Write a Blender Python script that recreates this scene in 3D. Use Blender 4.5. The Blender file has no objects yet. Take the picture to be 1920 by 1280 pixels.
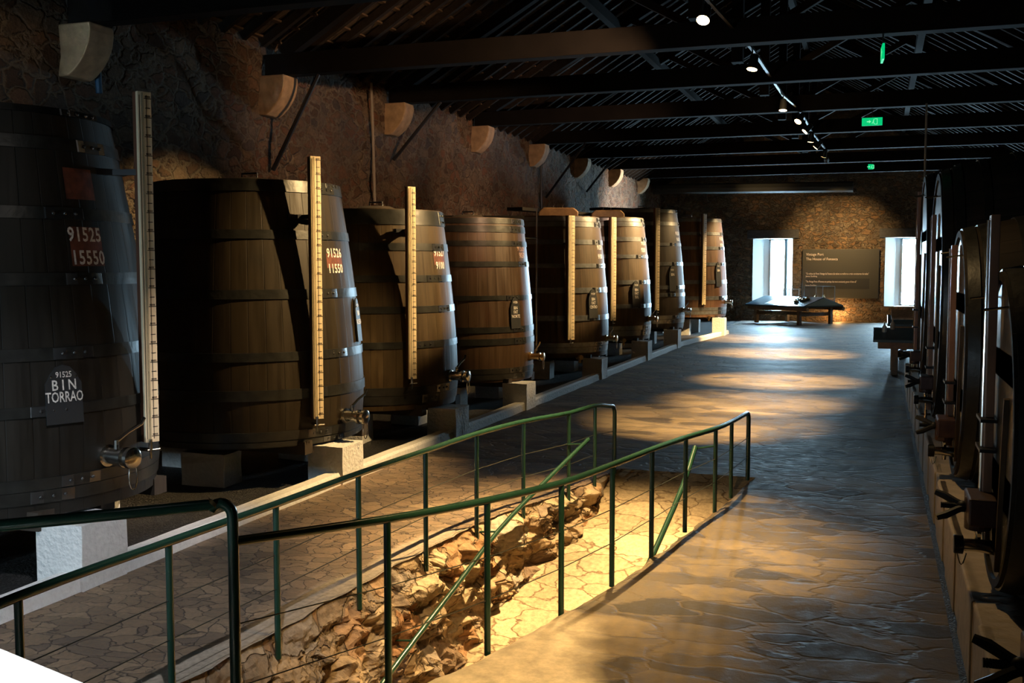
import bpy, bmesh, math, random
from mathutils import Vector, Matrix, noise
random.seed(7)
PI = math.pi
C = bpy.context.scene.collection
SC = bpy.context.scene

# ------------------------------------------------------------------ camera
F = 1950.0; CH = 2.35
PT = math.atan(140 / F)
TH = math.atan((1645 - 960) * math.cos(PT) / F)
FW = Vector((-math.sin(TH) * math.cos(PT), math.cos(TH) * math.cos(PT), -math.sin(PT)))
RT = Vector((math.cos(TH), math.sin(TH), 0)); UP = RT.cross(FW)
O = Vector((0, 0, CH))
cam = bpy.data.objects.new('camera', bpy.data.cameras.new('camera')); C.objects.link(cam)
cam.data.sensor_width = 36; cam.data.lens = 36 * F / 1920; cam.data.clip_end = 300; cam.data.clip_start = 0.05
cam.location = O
cam.rotation_euler = Matrix((RT, UP, -FW)).transposed().to_euler()
SC.camera = cam
# ------------------------------------------------------------------ view + world
SC.view_settings.view_transform = 'Standard'; SC.view_settings.look = 'None'
SC.view_settings.gamma = 1; SC.view_settings.use_curve_mapping = False
SC.view_settings.exposure = 0.0
SC.cycles.use_denoising = True
SC.cycles.max_bounces = 8; SC.cycles.diffuse_bounces = 4; SC.cycles.glossy_bounces = 4
SC.cycles.transparent_max_bounces = 24
SC.cycles.caustics_reflective = False; SC.cycles.caustics_refractive = False
SC.cycles.sample_clamp_indirect = 6
w = bpy.data.worlds.new('sky'); SC.world = w; w.use_nodes = True
w.node_tree.nodes['Background'].inputs[0].default_value = (0.62, 0.84, 1.0, 1)
w.node_tree.nodes['Background'].inputs[1].default_value = 330.0

def area(name, loc, rot, sx, sy, e=0, col=(1, 1, 1), portal=False):
    l = bpy.data.lights.new(name, 'AREA'); l.shape = 'RECTANGLE'; l.size = sx; l.size_y = sy; l.energy = e; l.color = col
    if portal: l.cycles.is_portal = True
    o = bpy.data.objects.new(name, l); C.objects.link(o); o.location = loc; o.rotation_euler = rot
    return o
# portals: daylight enters by the two far windows and the window in the near wall behind the camera
area('sky_portal_far_left', (-4.35, 47.75, 2.1), (-PI / 2, 0, 0), 1.0, 3.0, portal=True)
area('sky_portal_far_right', (1.2, 47.75, 2.1), (-PI / 2, 0, 0), 1.0, 3.0, portal=True)
area('sky_portal_near', (-6.5, -1.45, 1.05), (PI / 2, 0, 0), 0.6, 0.5, portal=True)
WARM = (1.0, 0.66, 0.29)
def spot(loc, aim, e, deg, blend=0.6, col=WARM, rad=0.04):
    l = bpy.data.lights.new('spot_beam', 'SPOT'); l.energy = e * 2.6; l.color = col
    l.spot_size = math.radians(deg); l.spot_blend = blend; l.shadow_soft_size = rad
    o = bpy.data.objects.new('spot_beam', l); C.objects.link(o); o.location = loc
    o.rotation_euler = (Vector(aim) - Vector(loc)).to_track_quat('-Z', 'Y').to_euler()
    return o

# ------------------------------------------------------------------ pixel helpers (measure positions in the photograph)
def ray(x, y): return (FW * F + RT * (x - 960) + UP * (640 - y)).normalized()
def atz(x, y, z=0.0):
    d = ray(x, y); return O + d * ((z - CH) / d.z)
def atX(x, y, X):
    d = ray(x, y); return O + d * (X / d.x)
def atY(x, y, Y):
    d = ray(x, y); return O + d * (Y / d.y)
def rowz(y, X, Y):
    a, b = -6.0, 14.0
    for _ in range(50):
        m = (a + b) / 2; v = Vector((X, Y, m)) - O
        if 640 - F * v.dot(UP) / v.dot(FW) > y: a = m
        else: b = m
    return a

# ------------------------------------------------------------------ materials
def mat(name):
    m = bpy.data.materials.new(name); m.use_nodes = True
    return m, m.node_tree, m.node_tree.nodes['Principled BSDF']
def plain(name, col, rough=0.5, metal=0.0, emis=None, es=0, noise_amt=0.0, nscale=20, bump=0.0):
    m, t, b = mat(name)
    b.inputs['Base Color'].default_value = (*col, 1); b.inputs['Roughness'].default_value = rough; b.inputs['Metallic'].default_value = metal
    if emis: b.inputs['Emission Color'].default_value = (*emis, 1); b.inputs['Emission Strength'].default_value = es
    if noise_amt or bump:
        tc = t.nodes.new('ShaderNodeTexCoord'); n = t.nodes.new('ShaderNodeTexNoise'); n.inputs['Scale'].default_value = nscale; n.inputs['Detail'].default_value = 6
        t.links.new(tc.outputs['Object'], n.inputs['Vector'])
        r = t.nodes.new('ShaderNodeValToRGB')
        r.color_ramp.elements[0].position = 0.3; r.color_ramp.elements[1].position = 0.7
        r.color_ramp.elements[0].color = (*[c * (1 - noise_amt) for c in col], 1); r.color_ramp.elements[1].color = (*[min(1, c * (1 + noise_amt * .6)) for c in col], 1)
        t.links.new(n.outputs['Fac'], r.inputs[0]); t.links.new(r.outputs[0], b.inputs['Base Color'])
        if bump:
            bp = t.nodes.new('ShaderNodeBump'); bp.inputs['Strength'].default_value = bump; bp.inputs['Distance'].default_value = 0.02
            t.links.new(n.outputs['Fac'], bp.inputs['Height']); t.links.new(bp.outputs[0], b.inputs['Normal'])
    return m
def ramp(t, cols):
    r = t.nodes.new('ShaderNodeValToRGB'); cr = r.color_ramp
    while len(cr.elements) < len(cols): cr.elements.new(0.5)
    for e, (p, c) in zip(cr.elements, cols): e.position = p; e.color = (*c, 1)
    return r
def mth(t, op, a, b=None):
    n = t.nodes.new('ShaderNodeMath'); n.operation = op
    for i, v in enumerate((a, b)):
        if v is None: continue
        if isinstance(v, (int, float)): n.inputs[i].default_value = v
        else: t.links.new(v, n.inputs[i])
    return n.outputs[0]
def mixc(t, fac, a, b, mode='MIX'):
    n = t.nodes.new('ShaderNodeMix'); n.data_type = 'RGBA'; n.blend_type = mode
    for i, v in ((0, fac), (6, a), (7, b)):
        if isinstance(v, (int, float)): n.inputs[i].default_value = v
        elif isinstance(v, tuple): n.inputs[i].default_value = (*v, 1)
        else: t.links.new(v, n.inputs[i])
    return n.outputs[2]
def rubble(name, scale, cols, mortar, rough=0.85, bump=1.0, dist=0.05, squash=(1, 1, 1), gap=0.06, warp=0.25, wscale=1.5, fine=30, gloss_var=0.0, cement=None, fh=0.35, spec=0.5):
    """irregular stones in mortar: voronoi cells, coloured one by one"""
    m, t, b = mat(name)
    tc = t.nodes.new('ShaderNodeTexCoord')
    mp = t.nodes.new('ShaderNodeMapping'); mp.inputs['Scale'].default_value = squash
    t.links.new(tc.outputs['Object'], mp.inputs[0])
    nz = t.nodes.new('ShaderNodeTexNoise'); nz.inputs['Scale'].default_value = wscale; nz.inputs['Detail'].default_value = 5
    t.links.new(mp.outputs[0], nz.inputs['Vector'])
    vm = t.nodes.new('ShaderNodeVectorMath'); vm.operation = 'MULTIPLY_ADD'
    t.links.new(nz.outputs['Color'], vm.inputs[0]); vm.inputs[1].default_value = (warp,) * 3; t.links.new(mp.outputs[0], vm.inputs[2])
    vc = t.nodes.new('ShaderNodeTexVoronoi'); vc.inputs['Scale'].default_value = scale; vc.inputs['Randomness'].default_value = 1
    ve = t.nodes.new('ShaderNodeTexVoronoi'); ve.feature = 'DISTANCE_TO_EDGE'; ve.inputs['Scale'].default_value = scale
    t.links.new(vm.outputs[0], vc.inputs['Vector']); t.links.new(vm.outputs[0], ve.inputs['Vector'])
    sep = t.nodes.new('ShaderNodeSeparateColor'); t.links.new(vc.outputs['Color'], sep.inputs[0])
    n = len(cols); rc = ramp(t, [(i / max(1, n - 1), c) for i, c in enumerate(cols)])
    t.links.new(sep.outputs[0], rc.inputs[0])
    fn = t.nodes.new('ShaderNodeTexNoise'); fn.inputs['Scale'].default_value = fine; fn.inputs['Detail'].default_value = 8; fn.inputs['Roughness'].default_value = 0.7
    t.links.new(tc.outputs['Object'], fn.inputs['Vector'])
    big = t.nodes.new('ShaderNodeTexNoise'); big.inputs['Scale'].default_value = 0.8; big.inputs['Detail'].default_value = 4
    t.links.new(tc.outputs['Object'], big.inputs['Vector'])
    fr = ramp(t, [(0.25, (0.45,) * 3), (0.75, (1.35,) * 3)]); t.links.new(fn.outputs['Fac'], fr.inputs[0])
    br = ramp(t, [(0.3, (0.6,) * 3), (0.7, (1.25,) * 3)]); t.links.new(big.outputs['Fac'], br.inputs[0])
    er = ramp(t, [(gap * 0.25, (0,) * 3), (gap, (1,) * 3)]); t.links.new(ve.outputs['Distance'], er.inputs[0])
    c = mixc(t, er.outputs[0], mortar, rc.outputs[0])
    c = mixc(t, 1.0, c, fr.outputs[0], 'MULTIPLY'); c = mixc(t, 1.0, c, br.outputs[0], 'MULTIPLY')
    h = mth(t, 'MULTIPLY', er.outputs[0], 0.6)
    h = mth(t, 'ADD', h, mth(t, 'MULTIPLY', sep.outputs[1], 0.35))
    if cement:
        # a worn cement skin in the zone given by a per-vertex mask
        at = t.nodes.new('ShaderNodeAttribute'); at.attribute_name = 'cement'
        mk = mth(t, 'ADD', at.outputs['Fac'], mth(t, 'MULTIPLY', mth(t, 'SUBTRACT', big.outputs['Fac'], 0.5), 0.8))
        mr = ramp(t, [(0.42, (0,) * 3), (0.58, (1,) * 3)]); t.links.new(mk, mr.inputs[0])
        c = mixc(t, mr.outputs[0], c, mixc(t, 1.0, cement, fr.outputs[0], 'MULTIPLY'))
        h = mth(t, 'MULTIPLY', h, mth(t, 'SUBTRACT', 1.0, mr.outputs[0]))
    h = mth(t, 'ADD', h, mth(t, 'MULTIPLY', fn.outputs['Fac'], fh))
    b.inputs['Specular IOR Level'].default_value = spec
    t.links.new(c, b.inputs['Base Color'])
    bp = t.nodes.new('ShaderNodeBump'); bp.inputs['Strength'].default_value = bump; bp.inputs['Distance'].default_value = dist
    t.links.new(h, bp.inputs['Height']); t.links.new(bp.outputs[0], b.inputs['Normal'])
    if gloss_var:
        rr = ramp(t, [(0.3, (rough,) * 3), (0.7, (rough + gloss_var,) * 3)]); t.links.new(fn.outputs['Fac'], rr.inputs[0]); t.links.new(rr.outputs[0], b.inputs['Roughness'])
    else: b.inputs['Roughness'].default_value = rough
    return m
def staves(name, a, bcol, stain, count=44, axis='Z', rough=0.46, grain=1.0, spec=0.3):
    """upright oak staves: tone changes stave by stave, dark joint lines, vertical grain and stains"""
    m, t, b = mat(name)
    tc = t.nodes.new('ShaderNodeTexCoord'); s = t.nodes.new('ShaderNodeSeparateXYZ'); t.links.new(tc.outputs['Object'], s.inputs[0])
    if axis == 'Z': u, v, wz = s.outputs[0], s.outputs[1], s.outputs[2]
    else: u, v, wz = s.outputs[1], s.outputs[2], s.outputs[0]
    an = mth(t, 'MULTIPLY', mth(t, 'ARCTAN2', v, u), count / (2 * PI))
    fl = mth(t, 'FLOOR', an); fr = mth(t, 'SUBTRACT', an, fl)
    wn = t.nodes.new('ShaderNodeTexWhiteNoise'); wn.noise_dimensions = '1D'; t.links.new(fl, wn.inputs['W'])
    cv = t.nodes.new('ShaderNodeCombineXYZ'); t.links.new(mth(t, 'MULTIPLY', an, 2.2), cv.inputs[0]); t.links.new(mth(t, 'MULTIPLY', wz, 0.9), cv.inputs[1]); t.links.new(wn.outputs['Value'], cv.inputs[2])
    n1 = t.nodes.new('ShaderNodeTexNoise'); n1.inputs['Scale'].default_value = 1.0; n1.inputs['Detail'].default_value = 7; n1.inputs['Roughness'].default_value = 0.65
    t.links.new(cv.outputs[0], n1.inputs['Vector'])
    n2 = t.nodes.new('ShaderNodeTexNoise'); n2.inputs['Scale'].default_value = 1.4; n2.inputs['Detail'].default_value = 5; t.links.new(tc.outputs['Object'], n2.inputs['Vector'])
    c = mixc(t, wn.outputs['Value'], a, bcol)
    g = ramp(t, [(0.25, (0.5,) * 3), (0.75, (1.4,) * 3)]); t.links.new(n1.outputs['Fac'], g.inputs[0])
    c = mixc(t, grain, c, g.outputs[0], 'MULTIPLY')
    sr = ramp(t, [(0.52, (0,) * 3), (0.75, (1,) * 3)]); t.links.new(n2.outputs['Fac'], sr.inputs[0])
    c = mixc(t, sr.outputs[0], c, stain)
    j = mth(t, 'MINIMUM', fr, mth(t, 'SUBTRACT', 1.0, fr))
    jr = ramp(t, [(0.0, (0.25,) * 3), (0.03, (1,) * 3)]); t.links.new(j, jr.inputs[0])
    c = mixc(t, mth(t, 'SUBTRACT', 1.0, jr.outputs[0]), c, tuple(x * 0.25 for x in a))
    t.links.new(c, b.inputs['Base Color'])
    rr = ramp(t, [(0.3, (rough - 0.08,) * 3), (0.7, (rough + 0.2,) * 3)]); t.links.new(n1.outputs['Fac'], rr.inputs[0]); t.links.new(rr.outputs[0], b.inputs['Roughness'])
    b.inputs['Specular IOR Level'].default_value = spec
    h = mth(t, 'ADD', jr.outputs[0], mth(t, 'MULTIPLY', n1.outputs['Fac'], 0.5)); h = mth(t, 'ADD', h, mth(t, 'MULTIPLY', wn.outputs['Value'], 0.3))
    bp = t.nodes.new('ShaderNodeBump'); bp.inputs['Strength'].default_value = 0.5; bp.inputs['Distance'].default_value = 0.004
    t.links.new(h, bp.inputs['Height']); t.links.new(bp.outputs[0], b.inputs['Normal'])
    return m
def wood(name, col, rough=0.6, scale=(2, 2, 2), amt=0.35, bump=0.3):
    m, t, b = mat(name)
    tc = t.nodes.new('ShaderNodeTexCoord'); mp = t.nodes.new('ShaderNodeMapping'); mp.inputs['Scale'].default_value = scale; t.links.new(tc.outputs['Object'], mp.inputs[0])
    n = t.nodes.new('ShaderNodeTexNoise'); n.inputs['Scale'].default_value = 4; n.inputs['Detail'].default_value = 7; n.inputs['Roughness'].default_value = 0.65; t.links.new(mp.outputs[0], n.inputs['Vector'])
    r = ramp(t, [(0.25, tuple(c * (1 - amt) for c in col)), (0.75, tuple(min(1, c * (1 + amt)) for c in col))]); t.links.new(n.outputs['Fac'], r.inputs[0]); t.links.new(r.outputs[0], b.inputs['Base Color'])
    b.inputs['Roughness'].default_value = rough
    bp = t.nodes.new('ShaderNodeBump'); bp.inputs['Strength'].default_value = bump; bp.inputs['Distance'].default_value = 0.01; t.links.new(n.outputs['Fac'], bp.inputs['Height']); t.links.new(bp.outputs[0], b.inputs['Normal'])
    return m
def clear(name, tint=(0.9, 0.97, 1.0), k=0.12):
    m, t, b = mat(name); t.nodes.remove(b)
    tr = t.nodes.new('ShaderNodeBsdfTransparent'); tr.inputs[0].default_value = (*tint, 1)
    gl = t.nodes.new('ShaderNodeBsdfGlossy'); gl.inputs['Roughness'].default_value = 0.05
    mx = t.nodes.new('ShaderNodeMixShader'); mx.inputs[0].default_value = 0.05 + k * 0.3; t.links.new(tr.outputs[0], mx.inputs[1]); t.links.new(gl.outputs[0], mx.inputs[2])
    t.links.new(mx.outputs[0], t.nodes['Material Output'].inputs[0])
    return m

M = {}
M['wall'] = rubble('rubble_wall', 3.4, [(0.10, 0.055, 0.03), (0.17, 0.10, 0.055), (0.22, 0.10, 0.05), (0.26, 0.18, 0.11), (0.10, 0.075, 0.06)], (0.26, 0.20, 0.135), bump=1.0, dist=0.16, squash=(1, 1, 1.5), gap=0.14, warp=0.4, wscale=3.5, fine=22)
M['wall_far'] = rubble('rubble_wall_far', 3.4, [(0.12, 0.07, 0.035), (0.24, 0.15, 0.08), (0.30, 0.16, 0.07), (0.30, 0.22, 0.13), (0.15, 0.11, 0.08)], (0.26, 0.19, 0.12), bump=1.0, dist=0.18, squash=(1, 1, 1.5), gap=0.16, warp=0.55, wscale=4, fine=10)
M['floor'] = rubble('stone_paving', 2.5, [(0.035, 0.028, 0.018), (0.13, 0.098, 0.055), (0.20, 0.15, 0.085), (0.045, 0.034, 0.022), (0.16, 0.12, 0.068)], (0.12, 0.09, 0.052), rough=0.48, bump=0.7, dist=0.022, squash=(0.72, 1.35, 1), gap=0.07, warp=0.45, wscale=3.0, fine=7, gloss_var=0.3, fh=0.6, spec=0.3, cement=(0.52, 0.44, 0.30))
M['floor_left'] = rubble('crazy_paving', 6.0, [(0.16, 0.11, 0.07), (0.23, 0.16, 0.10), (0.28, 0.20, 0.125), (0.14, 0.10, 0.07)], (0.08, 0.055, 0.035), rough=0.55, bump=0.8, dist=0.035, squash=(0.9, 1.2, 1), gap=0.035, warp=0.4, wscale=2.5, fine=26, gloss_var=0.25, cement=(0.34, 0.29, 0.23))
M['ramp'] = rubble('ramp_paving', 2.9, [(0.46, 0.35, 0.21), (0.54, 0.42, 0.26), (0.60, 0.47, 0.30), (0.42, 0.32, 0.19)], (0.20, 0.13, 0.07), rough=0.7, bump=0.6, dist=0.03, squash=(0.8, 1.3, 1), gap=0.03, warp=0.5, wscale=2.5, fine=22)
M['pitwall'] = rubble('broken_rock', 3.0, [(0.40, 0.28, 0.16), (0.52, 0.40, 0.26), (0.34, 0.17, 0.07), (0.58, 0.46, 0.30), (0.24, 0.16, 0.10), (0.5, 0.45, 0.38)], (0.30, 0.21, 0.12), rough=0.85, bump=0.9, dist=0.05, gap=0.05, warp=0.5, wscale=3, fine=16)
M['gravel'] = rubble('dark_gravel', 38, [(0.02, 0.02, 0.02), (0.05, 0.048, 0.045), (0.09, 0.085, 0.08), (0.035, 0.03, 0.028)], (0.01, 0.01, 0.01), rough=0.6, bump=1.0, dist=0.03, gap=0.2, warp=0.05, fine=60)
M['lime'] = plain('white_limewash', (0.80, 0.80, 0.78), 0.8, noise_amt=0.08, nscale=25, bump=0.9)
M['lime_warm'] = plain('cream_limewash', (0.52, 0.43, 0.32), 0.85, noise_amt=0.15, nscale=9, bump=0.5)
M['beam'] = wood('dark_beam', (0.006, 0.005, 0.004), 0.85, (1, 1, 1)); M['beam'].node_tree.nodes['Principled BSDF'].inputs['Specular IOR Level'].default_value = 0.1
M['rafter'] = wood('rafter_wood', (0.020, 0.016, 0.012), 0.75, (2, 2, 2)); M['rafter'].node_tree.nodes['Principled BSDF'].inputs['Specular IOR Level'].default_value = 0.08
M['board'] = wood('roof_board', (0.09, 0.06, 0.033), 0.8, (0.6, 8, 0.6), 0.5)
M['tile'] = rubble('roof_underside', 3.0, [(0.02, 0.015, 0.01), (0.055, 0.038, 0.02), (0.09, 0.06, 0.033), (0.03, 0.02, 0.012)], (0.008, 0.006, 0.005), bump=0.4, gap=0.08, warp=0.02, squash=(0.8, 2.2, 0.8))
M['corbel'] = plain('corbel_stone', (0.42, 0.29, 0.16), 0.85, noise_amt=0.3, nscale=7, bump=0.6)
M['hoop'] = plain('black_iron_hoop', (0.026, 0.026, 0.023), 0.36, 0.3, noise_amt=0.4, nscale=9, bump=0.25)
M['hoop_grey'] = plain('grey_iron_hoop', (0.22, 0.23, 0.24), 0.32, 0.5, noise_amt=0.3, nscale=9, bump=0.2)
M['rivet'] = plain('rivet_iron', (0.10, 0.10, 0.10), 0.25, 0.8)
M['headwood'] = wood('cask_head_wood', (0.04, 0.028, 0.018), 0.8, (1, 6, 1))
M['crossboard'] = wood('cross_board_wood', (0.10, 0.06, 0.03), 0.8, (1, 6, 1), 0.4)
M['lid'] = wood('lid_wood', (0.32, 0.19, 0.07), 0.5, (2, 6, 2))
M['gauge'] = wood('pale_gauge_wood', (0.80, 0.66, 0.44), 0.45, (3, 3, 0.5), 0.18, 0.1)
M['gauge_red'] = wood('reddish_gauge_wood', (0.30, 0.15, 0.09), 0.4, (3, 3, 0.5), 0.25, 0.1)
M['rib'] = wood('dark_red_rib_wood', (0.12, 0.05, 0.028), 0.6, (3, 3, 0.5), 0.25, 0.1)
M['ink'] = plain('black_ink', (0.03, 0.02, 0.015), 0.6)
M['glass_tube'] = clear('gauge_glass', (0.85, 0.85, 0.82), 0.5)
M['chrome'] = plain('polished_steel', (0.62, 0.60, 0.55), 0.16, 1.0)
M['brass'] = plain('worn_brass', (0.55, 0.36, 0.16), 0.3, 1.0)
M['paint'] = plain('stencil_white', (0.78, 0.74, 0.68), 0.6, noise_amt=0.35, nscale=40)
M['paint_dim'] = plain('old_stencil', (0.42, 0.28, 0.22), 0.6, noise_amt=0.4, nscale=40)
M['red'] = plain('faded_red_paint', (0.15, 0.045, 0.025), 0.6, noise_amt=0.5, nscale=14)
M['slate'] = plain('slate_plaque', (0.022, 0.024, 0.026), 0.5)
M['green'] = plain('green_gloss_paint', (0.014, 0.048, 0.030), 0.25, noise_amt=0.15, nscale=4)
M['wire'] = plain('dark_cable', (0.06, 0.065, 0.055), 0.4, 0.5)
M['black'] = plain('matt_black', (0.012, 0.012, 0.012), 0.5)
M['iron'] = plain('dark_iron', (0.02, 0.02, 0.022), 0.4, 0.4)
M['lens'] = plain('lamp_lens', (1, .8, .5), 0.4, emis=(1.0, 0.66, 0.28), es=30)
M['exit'] = plain('exit_green', (0.0, 0.3, 0.12), 0.5, emis=(0.0, 0.75, 0.24), es=0.75)
M['exit_mark'] = plain('exit_pictogram', (0.3, 0.9, 0.5), 0.5, emis=(0.25, 1.0, 0.5), es=0.9)
M['panel'] = plain('olive_panel', (0.045, 0.04, 0.028), 0.45)
M['panel_dark'] = plain('dark_panel_band', (0.022, 0.02, 0.015), 0.45)
M['print'] = plain('printed_text', (0.75, 0.62, 0.52), 0.6)
M['window_white'] = plain('white_reveal', (0.85, 0.87, 0.88), 0.7)
M['window_blue'] = plain('blue_grey_reveal', (0.10, 0.22, 0.30), 0.5)
M['frame_grey'] = plain('grey_window_frame', (0.35, 0.38, 0.40), 0.4)
M['pane'] = clear('window_glass')
M['stonelintel'] = plain('granite_lintel', (0.09, 0.085, 0.08), 0.8, noise_amt=0.3, nscale=12, bump=0.5)
M['desk'] = plain('grey_blue_desktop', (0.10, 0.16, 0.20), 0.22, noise_amt=0.1, nscale=3)
M['deskpage'] = plain('pale_display_sheet', (0.55, 0.66, 0.72), 0.35)
M['deskwood'] = wood('table_oak', (0.22, 0.13, 0.07), 0.5, (3, 3, 3))
M['deskend'] = wood('pale_table_wood', (0.55, 0.38, 0.26), 0.5, (3, 3, 3))
M['artefact'] = plain('aged_bronze', (0.38, 0.22, 0.08), 0.35, 0.5, noise_amt=0.6, nscale=20)
M['vitrine'] = clear('vitrine_acrylic', (0.93, 0.96, 0.97), 0.02)
M['vitrine_edge'] = plain('vitrine_edge', (0.55, 0.6, 0.6), 0.3)
M['bluepipe'] = plain('blue_pipe_paint', (0.02, 0.09, 0.18), 0.4)
M['conduit'] = plain('grey_conduit', (0.34, 0.30, 0.24), 0.5)
M['duct'] = plain('dark_duct', (0.05, 0.05, 0.045), 0.7, 0.0)
M['leg'] = M['deskwood']
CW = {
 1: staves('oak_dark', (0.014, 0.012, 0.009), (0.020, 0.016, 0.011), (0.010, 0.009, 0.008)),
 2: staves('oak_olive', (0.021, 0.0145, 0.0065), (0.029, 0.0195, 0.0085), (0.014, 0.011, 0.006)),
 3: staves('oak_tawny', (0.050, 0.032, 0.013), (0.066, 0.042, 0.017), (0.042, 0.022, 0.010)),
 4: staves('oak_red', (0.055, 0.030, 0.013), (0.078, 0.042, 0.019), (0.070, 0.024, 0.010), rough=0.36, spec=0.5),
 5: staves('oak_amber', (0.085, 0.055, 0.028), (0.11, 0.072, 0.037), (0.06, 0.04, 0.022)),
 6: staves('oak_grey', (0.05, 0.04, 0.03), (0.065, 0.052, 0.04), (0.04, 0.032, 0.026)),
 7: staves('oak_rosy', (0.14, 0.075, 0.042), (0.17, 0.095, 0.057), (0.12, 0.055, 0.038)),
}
CX = staves('black_oak_lying', (0.022, 0.018, 0.014), (0.032, 0.025, 0.019), (0.015, 0.013, 0.012), axis='X', rough=0.7, spec=0.12)

# ------------------------------------------------------------------ mesh helpers
class MB:
    def __init__(s): s.bm = bmesh.new()
    def mesh(s, verts, faces):
        vs = [s.bm.verts.new(v) for v in verts]
        for f in faces:
            try: s.bm.faces.new([vs[i] for i in f])
            except ValueError: pass
        return vs
    def box(s, c, d, R=None):
        c = Vector(c); hx, hy, hz = d[0] / 2, d[1] / 2, d[2] / 2
        v = [Vector((x, y, z)) for x in (-hx, hx) for y in (-hy, hy) for z in (-hz, hz)]
        if R is not None: v = [R @ p for p in v]
        s.mesh([c + p for p in v], [(0, 1, 3, 2), (4, 6, 7, 5), (0, 4, 5, 1), (2, 3, 7, 6), (0, 2, 6, 4), (1, 5, 7, 3)]); return s
    def bar(s, a, b, wd, hd, up=(0, 0, 1)):
        a, b = Vector(a), Vector(b); y = (b - a); L = y.length; y.normalize()
        x = y.cross(Vector(up))
        if x.length < 1e-4: x = Vector((1, 0, 0))
        x.normalize(); z = x.cross(y)
        return s.box((a + b) / 2, (wd, L, hd), Matrix((x, y, z)).transposed())
    def tube(s, pts, r, n=10, caps=True):
        pts = [Vector(p) for p in pts]; rings = []; rs = r if isinstance(r, (list, tuple)) else [r] * len(pts)
        px = None
        for i, p in enumerate(pts):
            a = pts[max(0, i - 1)]; b = pts[min(len(pts) - 1, i + 1)]; t = (b - a).normalized()
            if px is None:
                x = t.cross(Vector((0, 0, 1)));
                if x.length < 1e-3: x = t.cross(Vector((0, 1, 0)))
            else: x = px - t * px.dot(t)
            x.normalize(); px = x; y = t.cross(x)
            rings.append([s.bm.verts.new(p + (x * math.cos(k * 2 * PI / n) + y * math.sin(k * 2 * PI / n)) * rs[i]) for k in range(n)])
        for A, B in zip(rings, rings[1:]):
            for k in range(n): s.bm.faces.new((A[k], A[(k + 1) % n], B[(k + 1) % n], B[k]))
        if caps: s.bm.faces.new(rings[0][::-1]); s.bm.faces.new(rings[-1])
        return s
    def lathe(s, prof, n=48, c=(0, 0, 0), R=None, close=False):
        c = Vector(c); rings = []
        for (r, z) in prof:
            ring = []
            for k in range(n):
                p = Vector((r * math.cos(2 * PI * k / n), r * math.sin(2 * PI * k / n), z))
                ring.append(s.bm.verts.new(c + (R @ p if R is not None else p)))
            rings.append(ring)
        if close: rings.append(rings[0])
        for A, B in zip(rings, rings[1:]):
            for k in range(n): s.bm.faces.new((A[k], A[(k + 1) % n], B[(k + 1) % n], B[k]))
        if not close:
            s.bm.faces.new(rings[0][::-1]); s.bm.faces.new(rings[-1])
        return s
    def ball(s, c, r, u=8, v=6, sc=(1, 1, 1)):
        bmesh.ops.create_uvsphere(s.bm, u_segments=u, v_segments=v, radius=r, matrix=Matrix.Translation(c) @ Matrix.Diagonal((*sc, 1))); return s
    def prism(s, poly, a, b, f):
        """extrude a 2-D outline; f(u, v, w) maps to 3-D"""
        n = len(poly); vs = [f(u, v, a) for u, v in poly] + [f(u, v, b) for u, v in poly]
        s.mesh(vs, [tuple(range(n))[::-1], tuple(range(n, 2 * n))] + [(i, (i + 1) % n, n + (i + 1) % n, n + i) for i in range(n)]); return s
    def build(s, name, m, parent=None, smooth=False, bevel=0, loc=None):
        bmesh.ops.recalc_face_normals(s.bm, faces=s.bm.faces)
        me = bpy.data.meshes.new(name); s.bm.to_mesh(me); s.bm.free()
        if smooth:
            me.polygons.foreach_set('use_smooth', [True] * len(me.polygons)); me.set_sharp_from_angle(angle=math.radians(40))
        me.materials.append(M[m] if isinstance(m, str) else m)
        o = bpy.data.objects.new(name, me); C.objects.link(o)
        if parent is not None: o.parent = parent
        if loc is not None: o.location = loc
        if bevel:
            md = o.modifiers.new('bevel', 'BEVEL'); md.width = bevel; md.segments = 2; md.limit_method = 'ANGLE'
        return o
def tag(o, label=None, cat=None, group=None, kind=None):
    if label: o['label'] = label
    if cat: o['category'] = cat
    if group: o['group'] = group
    if kind: o['kind'] = kind
    return o
def empty(name, loc, label, cat, group=None, rz=0):
    o = bpy.data.objects.new(name, None); C.objects.link(o); o.location = loc; o.rotation_euler = (0, 0, rz); o.empty_display_size = 0.1
    return tag(o, label, cat, group)
def struct(o): o['kind'] = 'structure'; return o
def copy_tree(o, parent=None):
    c = o.copy(); C.objects.link(c)
    if parent is not None: c.parent = parent
    for ch in list(o.children): copy_tree(ch, c)
    return c
def textmesh(body, size, align='CENTER', spacing=1.0, sx=1.0, bold=0.0):
    """returns (verts, faces) of a flat text centred on 0,0 (x right, y up)"""
    cu = bpy.data.curves.new('t', 'FONT'); cu.body = body; cu.size = size; cu.align_x = align; cu.align_y = 'CENTER'; cu.space_character = spacing; cu.resolution_u = 2; cu.offset = bold * size
    ob = bpy.data.objects.new('t', cu); C.objects.link(ob)
    bpy.context.view_layer.update()
    me = bpy.data.meshes.new_from_object(ob.evaluated_get(bpy.context.evaluated_depsgraph_get()))
    v = [(p.co.x * sx, p.co.y) for p in me.vertices]; f = [tuple(q.vertices) for q in me.polygons]
    bpy.data.objects.remove(ob); bpy.data.curves.remove(cu); bpy.data.meshes.remove(me)
    return v, f

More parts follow.
